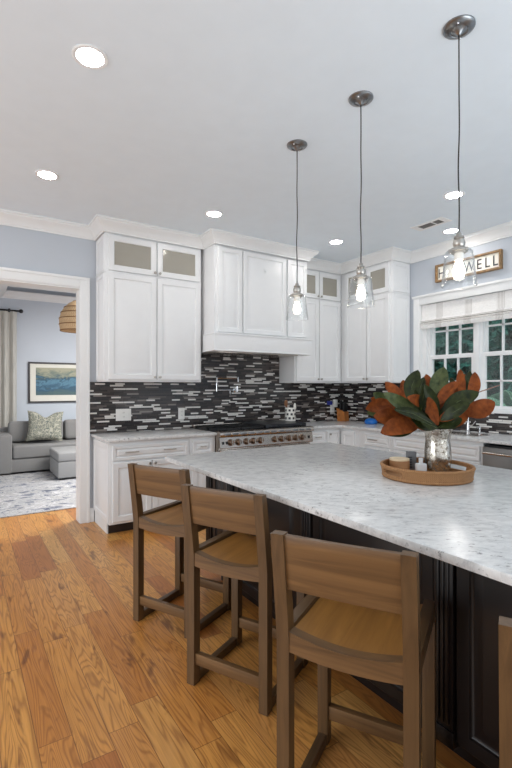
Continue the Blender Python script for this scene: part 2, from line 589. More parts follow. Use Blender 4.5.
# ---------------------------------------------------------------- the setting
ZC = 3.045
YB, XW = 4.894, 4.674
struct(MB().box(-3.4, 4.85, -3.2, 9.3, -.08, 0).build('floor', M['floor']))
struct(MB().box(-3.4, 4.85, -3.2, YB + .14, ZC, ZC + .12).build('ceiling', M['ceil']))
m = MB()
m.box(-3.4, -1.1, YB, YB + .14, 0, ZC)
m.box(-1.1, 1.03, YB, YB + .14, 2.418, ZC)
m.box(1.03, XW + .16, YB, YB + .14, 0, ZC)
struct(m.build('wall_back', M['wall']))
WY0, WY1, WZ0, WZ1 = 2.13, 3.545, 1.16, 2.395
m = MB()
m.box(XW, XW + .16, -3.2, WY0, 0, ZC)
m.box(XW, XW + .16, WY1, YB, 0, ZC)
m.box(XW, XW + .16, WY0, WY1, 0, WZ0)
m.box(XW, XW + .16, WY0, WY1, WZ1, ZC)
struct(m.build('wall_right', M['wall']))
# living room shell
struct(MB().box(-3.4, 4.85, 9.15, 9.3, 0, 3.4).build('wall_far', M['lwall']))
struct(MB().box(4.7, 4.85, 5.034, 9.15, 0, 3.4).build('wall_right', M['lwall']))
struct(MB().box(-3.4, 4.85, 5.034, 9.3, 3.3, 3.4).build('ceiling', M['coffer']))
m = MB()
m.box(-3.4, 4.7, 7.45, 8.2, 3.0, 3.3); m.box(-3.4, 4.7, 5.034, 5.7, 3.0, 3.3)
m.box(.02, .62, 5.034, 9.15, 2.99, 3.3); m.box(2.4, 3.0, 5.034, 9.15, 2.99, 3.3)
struct(m.build('trim_1', M['trimw']))

def sweep(path, prof, normals=None):
    """sweep profile [(out, z)] along an xy path; 'out' is to the right of travel"""
    m = MB()
    P = [Vector(p) for p in path]
    loops = []
    for i, p in enumerate(P):
        d0 = (P[i] - P[i - 1]).normalized() if i > 0 else (P[1] - P[0]).normalized()
        d1 = (P[i + 1] - P[i]).normalized() if i < len(P) - 1 else d0
        n0 = Vector((d0.y, -d0.x)); n1 = Vector((d1.y, -d1.x))
        b = (n0 + n1)
        b = b / max(b.length_squared / 2, 1e-6)
        loops.append([(p.x + b.x * o, p.y + b.y * o, z) for o, z in prof])
    m.loft(loops, True, True, True)
    return m
def crown_prof(zb, zt, out):
    h = zt - zb
    return [(-.004, zb), (.012, zb), (.014, zb + .12 * h), (.022, zb + .16 * h), (.03, zb + .3 * h), (.05, zb + .5 * h), (.55 * out + .02, zb + .64 * h), (.86 * out, zb + .74 * h), (.88 * out, zb + .82 * h), (out, zb + .86 * h), (out, zt), (-.004, zt)]
CRP = crown_prof(2.925, ZC, .098)
path = [(-3.4, YB), (1.18, YB), (1.18, 4.552), (2.268, 4.552), (2.268, 4.292), (3.54, 4.292), (3.54, 4.552), (4.332, 4.552), (4.332, 3.685), (XW, 3.685), (XW, -3.2)]
struct(sweep(path, CRP).build('trim_2', M['trimw'], angle=25))
struct(sweep([(-3.4, 9.15), (4.7, 9.15)], crown_prof(2.97, 3.1, .1)).build('trim_3', M['trimw'], angle=25))
# doorway casing
m = MB()
def cas(x0, x1, z0, z1, vert=True):
    m.box(x0, x1, YB - .020, YB, z0, z1, .004)
cas(1.02, 1.116, 0, 2.523); cas(-1.21, -1.095, 0, 2.523); cas(-1.095, 1.02, 2.418, 2.523)
m.box(1.088, 1.116, YB - .030, YB - .018, 0, 2.523, .004); m.box(-1.21, 1.116, YB - .0305, YB - .018, 2.495, 2.5235, .004)
m.box(1.018, 1.031, YB - .002, YB + .16, 0, 2.418); m.box(-1.1, 1.018, YB - .002, YB + .16, 2.404, 2.418)
struct(m.build('trim_4', M['trimw']))
struct(sweep([(1.116, YB), (1.16, YB)], [(0, 0), (.016, 0), (.016, .12), (.008, .14), (0, .14)]).build('baseboard_back', M['trimw']))
struct(sweep([(-3.4, 9.15), (4.7, 9.15)], [(0, 0), (.016, 0), (.016, .12), (.008, .14), (0, .14)]).build('baseboard_far', M['trimw']))
# mosaic backsplash
m = MB()
m.box(1.118, XW, YB - .009, YB, .914, 1.452)
m.box(2.287, 3.538, YB - .009, YB, 1.452, 1.80)
struct(m.build('wall_tile_back', M['tile']))
m = MB()
m.box(XW - .009, XW, .9, YB - .009, .914, 1.125)
m.box(XW - .009, XW, 3.635, YB - .009, 1.125, 1.452)
struct(m.build('wall_tile_right', M['tile']))

# ---------------------------------------------------------------- windows
def window(i, y0, y1):
    fr = MB()
    X0 = XW + .055
    # frame jambs
    g0, g1 = y0 + .055, y1 - .055
    fr.box(X0, X0 + .08, y0, y0 + .03, WZ0 + .006, WZ1); fr.box(X0, X0 + .08, y1 - .03, y1, WZ0 + .006, WZ1)
    fr.box(X0, X0 + .08, y0, y1, WZ1 - .03, WZ1); fr.box(X0, X0 + .08, y0, y1, WZ0 + .006, WZ0 + .02)
    w = struct(fr.build('window_%d' % i, M['trimw']))
    def sash(name, xa, z0, z1, bot, top):
        s = MB()
        yy0, yy1 = y0 + .022, y1 - .022
        s.box(xa, xa + .035, yy0, g0, z0, z1, .003); s.box(xa, xa + .035, g1, yy1, z0, z1, .003)
        s.box(xa, xa + .035, g0 - .001, g1 + .001, z0, z0 + bot, .003); s.box(xa, xa + .035, g0 - .001, g1 + .001, z1 - top, z1, .003)
        zc = (z0 + bot + z1 - top) / 2
        for k in (1, 2):
            yc = g0 + (g1 - g0) * k / 3
            s.box(xa + .004, xa + .031, yc - .009, yc + .009, z0 + bot, z1 - top)
        s.box(xa + .004, xa + .031, g0, g1, zc - .009, zc + .009)
        so = s.build(name, M['trimw'], w)
        MB().box(xa + .015, xa + .019, g0, g1, z0 + bot, z1 - top).build('pane', M['winglass'], so)
    sash('lower_sash', X0 + .002, 1.168, 1.775, .03, .045)
    sash('upper_sash', X0 + .038, 1.735, 2.375, .045, .04)
    return w
window(1, 2.862, 3.472)
window(2, 2.203, 2.813)
m = MB()
m.box(XW + .03, XW + .12, 2.813, 2.862, WZ0, WZ1, .003)                       # mullion
m.box(XW + .03, XW + .15, 3.472, 3.546, WZ0, WZ1); m.box(XW + .03, XW + .15, 2.129, 2.203, WZ0, WZ1)
m.box(XW - .001, XW + .05, 3.534, 3.546, WZ0, WZ1); m.box(XW - .001, XW + .05, 2.129, 2.141, WZ0, WZ1)
# casing
for a, b in ((3.538, 3.625), (2.05, 2.137)):
    m.box(XW - .02, XW, a, b, 1.168, 2.492, .004)
m.box(XW - .02, XW, 2.137, 3.538, 2.388, 2.492, .004)
m.box(XW - .034, XW, 2.038, 3.637, 2.475, 2.503, .005)
struct(m.build('trim_5', M['trimw']))
m = MB()
m.box(XW - .045, XW + .09, 2.02, 3.655, 1.126, 1.169, .006)
struct(m.build('trim_6', M['trimw']))
# roman blind
m = MB()
prof = [(-.006, 2.386), (-.006, 2.225), (-.014, 2.205), (-.03, 2.19), (-.034, 2.178), (-.022, 2.172), (-.036, 2.163), (-.038, 2.15), (-.024, 2.146), (-.038, 2.136), (-.034, 2.115), (-.026, 2.095)]
ys = [2.145 + (3.53 - 2.145) * k / 40 for k in range(41)]
rows = []
for y in ys:
    wv = .002 * math.sin(y * 9)
    pr = [(XW + .022 + o + wv, y, z) for o, z in prof]
    rows.append(pr + [(x + .005, yy, z) for x, yy, z in pr[::-1]])
m.loft(rows, True, True, True)
bl = m.build('roman_blind', M['blind'], angle=60)
tag(bl, 'white linen roman blind with grey woven stripes hung across the top of the double window', 'blind')
MB().box(XW + .017, XW + .04, 2.145, 3.53, 2.365, 2.388, .002).build('headrail', M['trimw'], bl)

# ---------------------------------------------------------------- outdoors
struct(MB().box(4.85, 16, -8, 14, -.35, -.25).build('ground', M['earth']))
def leaf_mass(c, rad, n, size, seed, name='foliage'):
    rnd = random.Random(seed)
    b = bmesh.new()
    for i in range(n):
        u = rnd.uniform(-1, 1); a = rnd.uniform(0, 2 * PI); q = math.sqrt(1 - u * u); k = rnd.uniform(.55, 1.05)
        p = Vector((rad[0] * q * math.cos(a) * k, rad[1] * q * math.sin(a) * k, rad[2] * u * k)) + Vector(c)
        d = Vector((rnd.uniform(-1, 1), rnd.uniform(-1, 1), rnd.uniform(-1, .4))).normalized()
        sd = d.cross(Vector((rnd.uniform(-1, 1), rnd.uniform(-1, 1), rnd.uniform(-1, 1)))).normalized()
        s = size * rnd.uniform(.6, 1.2)
        vs = [b.verts.new(p - d * s), b.verts.new(p + sd * s * .38), b.verts.new(p + d * s), b.verts.new(p - sd * s * .38)]
        b.faces.new(vs)
    m = MB(); m._merge(b)
    return m
HEDGES = [((8.0, 3.55, 1.2), (.75, .55, 1.5), 'hedge2', 'bushy green shrub behind the palm outside the window'),
          ((8.0, 4.85, 1.2), (.75, .55, 1.55), 'hedge', 'dark green leafy shrub outside, behind the window mullion'),
          ((8.0, 6.15, 1.3), (.75, .55, 1.7), 'hedge2', 'pale teal leafy shrub seen in the window panes closest to the cabinets'),
          ((10.8, 5.6, 2.3), (1.3, 4.6, 2.7), 'hedge', 'wide dark tree behind the garden shrubs outside')]
for i, (c, rad, mk, lab) in enumerate(HEDGES):
    t = thing('garden_shrub', lab, 'shrub', (c[0], c[1], -.25), 0, 'shrubs outside the window')
    leaf_mass((0, 0, c[2] + .25), rad, 15000 if i == 3 else 4200, .24 if i == 3 else .13, 20 + i).build('foliage', M[mk], t)
    MB().tube([(0, 0, 0), (.05, .02, .7), (0, 0, c[2])], [.07, .05, .03], 8).build('trunk', M['stem'], t)
rnd = random.Random(5)
t = thing('garden_palm', 'light green palm with long thin fronds just outside the window', 'palm', (6.05, 3.1, -.25))
MB().tube([(0, 0, 0), (.02, 0, .8), (0, .02, 1.25)], [.1, .08, .06], 10).build('trunk', M['stem'], t)
for k in range(13):
    a = 2 * PI * k / 13 + rnd.uniform(-.2, .2)
    ln = rnd.uniform(.75, 1.0); rise = rnd.uniform(.35, 1.1)
    b = bmesh.new()
    cpts = []
    for j in range(25):
        s = j / 24
        r_ = ln * s; z = 1.25 + rise * s * 1.2 - 1.15 * s * s
        cpts.append(Vector((r_ * math.cos(a), r_ * math.sin(a), z)))
    side = Vector((-math.sin(a), math.cos(a), 0)); out = Vector((math.cos(a), math.sin(a), 0))
    for j in range(2, 25):
        L_ = .34 * math.sin(PI * (j / 26) ** .7) + .05
        for sg in (-1, 1):
            p = cpts[j]; e = p + side * sg * L_ * .8 + out * L_ * .45 + Vector((0, 0, -L_ * .55))
            w_ = out * .011
            b.faces.new([b.verts.new(p - w_), b.verts.new(p + w_), b.verts.new((p + e) / 2 + w_ * 1.1 + Vector((0, 0, .03))), b.verts.new(e), b.verts.new((p + e) / 2 - w_ * 1.1 + Vector((0, 0, .03)))])
    m = MB(); m._merge(b); m.tube(cpts, .006, 5)
    m.build('frond', M['frond'], t)

# ---------------------------------------------------------------- upper cabinets and hood
def upper(name_label, loc, rz, w, depth, doors, z0=1.452, z1=2.93):
    t = thing('wall_cabinet', name_label, 'cabinet', loc, rz)
    MB().box(0, w, 0, depth, z0, 2.99, .002).build('carcass', M['cab'], t)
    n = len(doors)
    for i, (a, b) in enumerate(doors):
        kx = b - .022 if i % 2 == 0 else a + .022
        front(t, 'door', a, b, z0 + .022, 2.532, (kx, z0 + .05))
        front(t, 'glass', a, b, 2.556, 2.906, (kx, 2.585))
    # rail line between the tiers and the small shoe along the bottom
    MB().box(0, w, -.006, .01, 2.536, 2.552, .002).build('rail', M['cab'], t)
    return t
UY, UX = 4.565, 4.345
t = upper('white wall cabinet with glass-topped doors beside the doorway', (1.19, UY, 0), 0, 1.046, YB - UY,
          [(.03, .522), (.534, 1.026)])
end_panel(t, 0, .01, .31, 1.47, 2.53); end_panel(t, 0, .01, .31, 2.556, 2.91)
MB().box(-.0125, .01, -.004, .32, 2.534, 2.552, .003).build('rail', M['cab'], t)
t = upper('white wall cabinet between the range hood and the room corner', (3.543, UY, 0), 0, 4.345 - 3.543 + .0, YB - UY,
          [(.022, .392), (.404, .772)])
t = upper('white wall cabinet on the window wall, ending at the window', (UX, UY - .0005, 0), -PI / 2, UY - 3.692, XW - UX,
          [(.095, .472), (.484, .838)])
end_panel(t, UY - 3.692, .01, .315, 1.47, 2.53, 1); end_panel(t, UY - 3.692, .01, .315, 2.556, 2.91, 1)
MB().box(UY - 3.695, UY - 3.680, -.004, .322, 2.534, 2.552, .003).build('rail', M['cab'], t)

t = thing('hood_cover', 'large white panelled range hood cover above the cooktop', 'range hood', (2.268, 4.315, 0))
MB().box(0, 1.272, 0, YB - 4.315, 1.96, 2.99, .002).build('carcass', M['cab'], t)
for a, b in ((.042, .338), (.356, .94), (.97, 1.258)):
    m = MB(); m.panel(a, b, 1.995, 2.905, scaled(RAISED, .9)); m.build('panel', M['cab'], t)
m = MB()
m.box(0, 1.272, -.03, YB - 4.315, 1.79, 1.965, .002)
m.box(-.026, 1.307, -.052, .215, 1.79, 1.965, .003)
m.box(-.031, 1.315, -.06, .218, 1.962, 1.98, .005)
m.box(-.030, 1.313, -.058, .218, 1.786, 1.80, .004)
m.build('mantel', M['cab'], t)
MB().box(.08, 1.17, .04, .52, 1.776, 1.79, .003).build('insert', M['steel'], t)
wl_ = MB()
wl_.box(-.011, .011, -.004, 0, -.03, .03, .003)
wl_.tube([(0, -.004, .0), (0, -.014, -.012), (0, -.022, -.022), (0, -.026, -.012), (0, -.026, -.004)], .004, 8)
o = wl_.build('adhesive_hook', M['trimw'], None, (2.905, 4.2945, 2.725))
tag(o, 'small white stick-on hook on the centre panel of the hood', 'hook')

# ---------------------------------------------------------------- base cabinets
BY, BX = 4.321, 4.101
def base(label, loc, rz, w, fronts, depth=.56, left_end=False):
    t = thing('base_cabinet', label, 'cabinet', loc, rz)
    depth -= .026
    m = MB().box(0, w, 0, depth, .1, .884, .002)
    m.box(0, w, .085, depth, 0, .1)
    m.build('carcass', M['cab'], t)
    MB().box(.012 if left_end else 0, w, .078, .0845, 0, .098).build('toe_kick', M['kick'], t)
    for f in fronts:
        front(t, *f)
    return t
D0, D1 = (.125, .684), (.702, .842)
t = base('wide white base cabinet beside the doorway, with one drawer over two doors', (1.165, BY, 0), 0, .815,
         [('drawer', .028, .795, D1[0], D1[1], None, ((.205, .778), (.588, .778)), .066),
          ('door', .028, .406, D0[0], D0[1], (.383, .655)), ('door', .416, .795, D0[0], D0[1], (.439, .655))], YB - BY, True)
end_panel(t, 0, .01, .56, .125, .865)
base('narrow white base cabinet on the doorway side of the range', (1.982, BY, 0), 0, .298,
     [('drawer', .03, .262, D1[0], D1[1], None, ((.146, .778),), .03), ('door', .03, .262, D0[0], D0[1], (.05, .655))], YB - BY)
base('narrow white base cabinet between the range and the corner', (3.556, BY, 0), 0, .29,
     [('drawer', .02, .27, D1[0], D1[1], None, ((.145, .778),), .045), ('door', .02, .27, D0[0], D0[1], (.05, .655))], YB - BY)
t = base('white corner base cabinet with a folding door in the room corner', (3.848, BY, 0), 0, XW - 3.875,
         [('door', .015, .222, D0[0], D1[1], (.055, .805))], YB - BY)
d = thing  # (kept short below)
m = MB(); m.box(0, .32, 0, XW - BX - .026, .1, .884, .002); m.build('return_carcass', M['cab'], t, (BX - 3.848, -.0005, 0), (0, 0, -PI / 2))
m = MB(); m.panel(.045, .262, D0[0], D1[1], RAISED); m.build('door', M['cab'], t, (BX - 3.848, 0, 0), (0, 0, -PI / 2))
YR = BY - .323
t = base('white three-drawer base cabinet on the window wall next to the corner', (BX, YR, 0), -PI / 2, .52,
         [('drawer', .1, .492, D1[0], D1[1], None, ((.26, .778),), .07), ('drawer', .1, .492, .42, .684, None, ((.26, .6),), .07), ('drawer', .1, .492, .125, .402, None, ((.26, .32),), .07)], XW - BX)
base('white sink base cabinet below the window beside the dishwasher', (BX, YR - .522, 0), -PI / 2, YR - .522 - 2.41,
     [('drawer', .02, .52, D1[0], D1[1]), ('drawer', .535, 1.04, D1[0], D1[1]),
      ('door', .02, .52, D0[0], D0[1], (.49, .655)), ('door', .535, 1.04, D0[0], D0[1], (.56, .655))], XW - BX)
base('white base cabinet on the far side of the dishwasher from the sink', (BX, 1.795, 0), -PI / 2, .9,
     [('drawer', .02, .88, D1[0], D1[1], None, ((.3, .778),), .07), ('door', .02, .44, D0[0], D0[1], (.42, .655)), ('door', .455, .88, D0[0], D0[1], (.475, .655))], XW - BX)
# dishwasher
t = thing('dishwasher', 'stainless steel dishwasher built in below the window counter', 'dishwasher', (BX, 2.402, 0), -PI / 2)
MB().box(.004, .6, 0, .55, .1, .86, .002).build('body', M['black'], t)
dd = MB().box(.004, .598, -.035, -.001, .11, .845, .006).build('door', M['steel_dark'], t)
MB().tube([(.03, -.075, .795), (.572, -.075, .795)], .011, 12).tube([(.07, -.03, .795), (.07, -.075, .795)], .008).tube([(.53, -.03, .795), (.53, -.075, .795)], .008).build('handle', M['steel'], dd)
MB().box(.004, .6, .05, .07, 0, .1).build('toe_kick', M['kick'], t)

# countertops
o = MB().box(1.13, 2.283, 4.276, YB - .0095, .884, .914, .005).build('countertop', M['marble'])
tag(o, 'grey-veined marble countertop slab on the base cabinets beside the doorway', 'countertop')
m = MB()
b = bmesh.new()
pts = [(3.553, YB - .0095), (3.553, 4.276), (4.02, 4.276), (4.056, 4.24), (4.056, .895), (XW - .0095, .895), (XW - .0095, YB - .0095)]
vs = [b.verts.new((x, y, .884)) for x, y in pts]
f = b.faces.new(vs)
r = bmesh.ops.extrude_face_region(b, geom=[f])
for v in [g for g in r['geom'] if isinstance(g, bmesh.types.BMVert)]: v.co.z = .914
bmesh.ops.recalc_face_normals(b, faces=b.faces[:])
bmesh.ops.bevel(b, geom=[e for e in b.edges if abs(e.verts[0].co.z - e.verts[1].co.z) < 1e-5], offset=.004, segments=2, affect='EDGES')
m._merge(b)
tag(m.build('countertop', M['marble']), 'L-shaped grey-veined marble countertop running from the range under the window', 'countertop')

# ---------------------------------------------------------------- range
t = thing('range_cooker', 'wide stainless steel gas range with ten knobs below the hood', 'range', (2.287, 4.27, 0))
W = 1.262
MB().box(.003, W - .003, 0, .6, .1, .90, .003).build('body', M['steel'], t)
pm = MB()
pm.loft([[(x, -.052, .742), (x, -.062, .752), (x, -.045, .862), (x, 0, .872), (x, 0, .742)] for x in (0, W)])
pm.build('control_panel', M['steel'], t)
bn = MB()
bn.loft([[(x, 0, .868), (x, -.058, .868), (x, -.07, .876), (x, -.075, .892), (x, -.068, .916), (x, -.05, .926), (x, 0, .926)] for x in (-.006, W + .006)])
bn.build('bullnose', M['steel'], t)
sl = MB()
for k in range(12):
    x = .03 + k * (W - .06) / 12
    sl.box(x + .012, x + (W - .06) / 12 - .012, -.0785, -.070, .884, .908, .003)
sl.build('bullnose_squares', M['darknickel'], t)  # row of darker metal squares along the bullnose
for x in (2.413, 2.507, 2.611, 2.701, 2.795, 2.992, 3.088, 3.194, 3.291, 3.385):
    Mx = Matrix.Translation((x - 2.287, -.054, .806)) @ Matrix.Rotation(PI / 2 - .15, 4, 'X')
    km = MB(); km.lathe([(.036, -.004), (.036, .006), (.029, .010), (.027, .034), (.023, .038)], 20, Mx=Mx)
    kb = km.build('knob', M['knob'], t)
    km = MB(); km.box(-.0035, .0035, -.026, .026, .036, .046, .002, Mx=Mx); km.build('grip', M['nickel'], kb)
for x in (2.306, 2.35, 3.475):
    MB().box(x - 2.287 + .005, x - 2.287 + .028, -.0615, -.05, .79, .818, .002).build('switch', M['black'], t)
for a, b in ((.02, .78), (.8, 1.242)):
    dd = MB().box(a, b, -.035, -.001, .16, .725, .006).build('oven_door', M['steel'], t)
    MB().box(a + .12, b - .12, -.038, -.034, .3, .58, .002).build('window', M['black'], dd)
    MB().tube([(a + .04, -.085, .67), (b - .04, -.085, .67)], .012, 12).tube([(a + .08, -.03, .67), (a + .08, -.085, .67)], .009).tube([(b - .08, -.03, .67), (b - .08, -.085, .67)], .009).build('handle', M['steel'], dd)
MB().box(.01, W - .01, 0, .6, .90, .918, .004).build('cooktop', M['black'], t)
for k in range(2):
    gm = MB()
    x0 = .02 + k * .3; x1 = x0 + .29
    for q in range(4):
        xx = x0 + .02 + q * .083
        gm.box(xx - .006, xx + .006, .03, .57, .938, .952, .002)
    for yy in (.035, .3, .565):
        gm.box(x0, x1, yy - .007, yy + .007, .934, .950, .002)
        for xx in (x0 + .02, x1 - .02): gm.box(xx - .008, xx + .008, yy - .008, yy + .008, .917, .94)
    gr = gm.build('grate', M['black'], t)
    for yy in (.17, .43):
        bmn = MB(); bmn.lathe([(.05, .917), (.05, .926), (.034, .928), (.034, .934)], 20, (x0 + .145, yy, 0)); bmn.build('burner', M['black'], t)
MB().box(.002, W - .002, .601, .612, .885, .955, .003).build('back_guard', M['steel'], t)
gd = MB()
gd.box(.645, 1.235, .035, .57, .9185, .966, .008)
for k in range(2): gd.box(.70 + k * .36, .80 + k * .36, .015, .04, .935, .95, .004)
o = gd.build('griddle_cover', M['slab'], None, (2.287, 4.27, 0))
tag(o, 'flat black griddle cover lying over half of the range top', 'griddle cover')

# crock and utensils on it
CX, CY, CZ = 3.52, 4.62, .9665
t = thing('utensil_crock', 'white spotted ceramic utensil crock standing on the black griddle cover', 'crock', (CX, CY, CZ))
m = MB(); m.lathe([(.062, 0), (.068, .004), (.068, .168), (.065, .172), (.060, .168), (.060, .012), (.0, .010)], 28, cap1=False)
m.build('pot', M['ceramic'], t)
m = MB()
for rrow in range(3):
    for k in range(8):
        a = 2 * PI * (k + .5 * (rrow % 2)) / 8
        Mx = Matrix.Rotation(a, 4, 'Z') @ Matrix.Translation((.0682, 0, .038 + rrow * .05))
        m.box(-.001, .001, -.014, .014, -.014, .014, .0008, Mx=Mx)
m.build('spots', M['spot'], t)
def spoon(label, nm, mat, dx, dy, lean, L_, head, hz):
    m = MB()
    m.tube([(0, 0, .02), (lean[0] * .5, lean[1] * .5, L_ * .55), (lean[0], lean[1], L_)], [.006, .006, .007], 8)
    m.sphere((lean[0] * 1.12, lean[1] * 1.12, L_ + hz * .6), .03, head, .35, hz / .03, 14)
    o = m.build(nm, mat, None, (CX + dx, CY + dy, CZ))
    tag(o, label, 'utensil', 'utensils in the spotted crock')
spoon('dark wooden spoon leaning out of the spotted crock', 'wooden_spoon', M['spoon'], -.015, .0, (-.052, -.01), .2, .9, .045)
spoon('second wooden spoon upright at the back of the spotted crock', 'wooden_spoon', M['spoon'], -.005, .03, (-.035, .01), .2, .7, .04)
spoon('black ladle in the middle of the spotted crock', 'ladle', M['black'], .012, .015, (.012, .0), .16, 1.0, .03)
spoon('white spatula leaning out of the spotted crock', 'spatula', M['ceramic'], .02, .0, (.04, -.01), .15, .7, .05)

# ---------------------------------------------------------------- wall plates, pot filler, corner clutter
def plate(label, x, z, w, h, n, kind):
    y = YB - .009
    t = thing('switch_plate' if kind == 's' else 'outlet_plate', label, 'switch' if kind == 's' else 'outlet', (x, y, z))
    MB().box(-w / 2, w / 2, -.006, 0, -h / 2, h / 2, .003).build('plate', M['plate'], t)
    for k in range(n):
        xx = (k - (n - 1) / 2) * .046
        if kind == 's' and k != 1:
            MB().box(xx - .006, xx + .006, -.014, -.005, -.012, .012, .002).build('toggle', M['plate'], t)
        else:
            for s_ in (-1, 1):
                m = MB().box(xx - .015, xx + .015, -.0085, -.0055, s_ * .022 - .014, s_ * .022 + .014, .003)
                f_ = m.build('socket', M['plate'], t)
                m = MB()
                for q in (-.006, .006): m.box(xx + q - .0015, xx + q + .0015, -.0092, -.0084, s_ * .022 - .006, s_ * .022 + .006)
                m.build('slots', M['slot'], f_)
    return t
plate('wide white plate with switches on the mosaic tiles near the doorway', 1.468, 1.10, .165, .128, 3, 's')
plate('white double socket on the mosaic tiles beside the range', 2.14, 1.092, .078, .128, 1, 'o')
plate('white wall socket on the mosaic tiles near the room corner', 4.478, 1.10, .08, .14, 1, 'o')
o = MB().box(-.035, .035, -.05, 0, -.028, .028, .008).build('plug_adapter', M['navy'], None, (4.405, YB - .010, 1.172))
tag(o, 'small dark blue plug-in gadget beside the corner socket', 'plug')
m = MB(); m.box(-.032, .032, -.045, 0, -.055, .055, .012); 
o = m.build('plug_charger', M['plate'], None, (4.505, YB - .0182, 1.165))
tag(o, 'white plug-in charger sticking out of the corner socket', 'plug')
t = thing('pot_filler', 'steel pot filler tap folded against the tiles above the range', 'tap', (2.86, YB - .009, 1.36))
m = MB(); m.lathe([(.03, 0), (.03, .008), (.016, .012), (.014, .06)], 18, Mx=Matrix.Rotation(PI / 2, 4, 'X')); m.build('mount', M['chrome'], t)
MB().tube([(0, -.055, -.02), (0, -.055, .05)], .011, 12).tube([(0, -.055, 0), (-.285, -.055, .0)], .008, 10).build('arm', M['chrome'], t)
MB().tube([(-.285, -.055, -.015), (-.285, -.055, .155)], .008, 10).tube([(-.285, -.055, .145), (.0, -.07, .145)], .008, 10).tube([(0, -.07, .16), (.0, -.075, .10)], .009, 10).build('upper_arm', M['chrome'], t)
MB().tube([(-.06, -.055, .0), (-.06, -.085, -.03)], .005, 8).tube([(-.1, -.055, 0), (-.1, -.055, -.05)], .006, 8).build('lever', M['chrome'], t)

t = thing('knife_block', 'orange-brown wooden knife block in the corner of the counter', 'knife block', (4.565, 4.74, .9145), .25)
m = MB(); m.loft([[(-.058, -.05, 0), (.058, -.05, 0), (.058, .07, 0), (-.058, .07, 0)], [(-.055, -.045, .13), (.055, -.045, .13), (.055, .085, .185), (-.055, .085, .185)]])
m.build('block', M['block'], t)
for k in range(7):
    x = -.042 + (k % 4) * .027; y = -.02 + (k // 4) * .05
    h0 = .14 + (k // 4) * .02
    MB().box(x - .009, x + .009, y - .012, y + .012, h0 - .004, h0 + .11 + .012 * (k % 3), .004).build('knife_handle', M['black'], t)
m = MB()
m.lathe([(.055, 0), (.075, .004), (.083, .03), (.07, .058), (.05, .068), (.03, .074), (.0, .076)], 24)
o = m.build('blue_tub', M['blue'], None, (4.50, 4.17, .9145))
tag(o, 'bright blue rounded tub on the counter behind the flowers', 'tub')
# sink and tap
t = thing('kitchen_faucet', 'chrome sink faucet partly hidden behind the magnolia leaves', 'faucet', (4.53, 2.83, .9142))
m = MB(); m.lathe([(.028, 0), (.028, .012), (.018, .02), (.016, .11), (.013, .12)], 18); m.build('base', M['chrome'], t)
m = MB(); m.tube([(0, 0, .11), (0, 0, .2), (-.02, 0, .25), (-.07, 0, .275), (-.12, 0, .25), (-.14, 0, .2)], .011, 12); m.build('spout', M['chrome'], t)
MB().tube([(0, -.016, .07), (0, -.05, .085), (-.0, -.085, .125)], [.009, .007, .006], 10).build('lever', M['chrome'], t)
t = thing('soap_dispenser', 'small chrome soap dispenser standing beside the sink faucet', 'dispenser', (4.53, 2.70, .9142))
m = MB(); m.lathe([(.02, 0), (.02, .008), (.01, .014), (.009, .06), (.012, .062), (.012, .072)], 16); m.build('base', M['chrome'], t)
MB().tube([(0, 0, .068), (-.03, 0, .072), (-.06, 0, .062)], .006, 8).build('nozzle', M['chrome'], t)
o = MB().box(4.19, 4.50, 2.55, 3.25, .9142, .9155, .0006).build('sink_rim', M['steel'])
tag(o, 'thin steel rim of the sink set in the window counter', 'sink')

# ---------------------------------------------------------------- island
o = MB().box(1.19, 2.71, -.05, 3.005, .884, .914, .006).build('countertop', M['marble'])
tag(o, 'large pale grey-veined marble slab topping the dark kitchen island', 'countertop')
t = thing('island_cabinet', 'dark espresso panelled island base under the marble slab', 'island', (1.52, 2.955, 0), -PI / 2)
m = MB()
LN = 2.955
m.box(0, LN, 0, 1.13, .09, .8838, .002); m.box(.05, LN - .05, .065, 1.06, 0, .09)
m.build('carcass', M['espresso'], t)
pil = [.03, .335, 1.125, 1.925, 2.72]
for x in pil:
    m = MB(); m.box(x - .04, x + .04, -.03, .002, .09, .8838, .003)
    for q in (-.02, 0, .02): m.box(x + q - .006, x + q + .006, -.036, -.028, .17, .8, .003)
    m.box(x - .045, x + .045, -.036, .002, .09, .15, .003); m.box(x - .045, x + .045, -.036, .002, .83, .8838, .003)
    m.build('pilaster', M['espresso'], t)
for a, b in zip(pil[:-1], pil[1:]):
    m = MB(); m.panel(a + .047, b - .047, .11, .86, scaled(RAISED, .8) if b - a < .5 else RAISED); m.build('panel', M['espresso'], t)
for s_ in range(2):
    m = MB(); m.panel(.03 + s_ * .55, .55 + s_ * .55, .11, .86, RAISED); m.build('end_panel', M['espresso'], t, (0, 1.13, 0), (0, 0, -PI / 2))

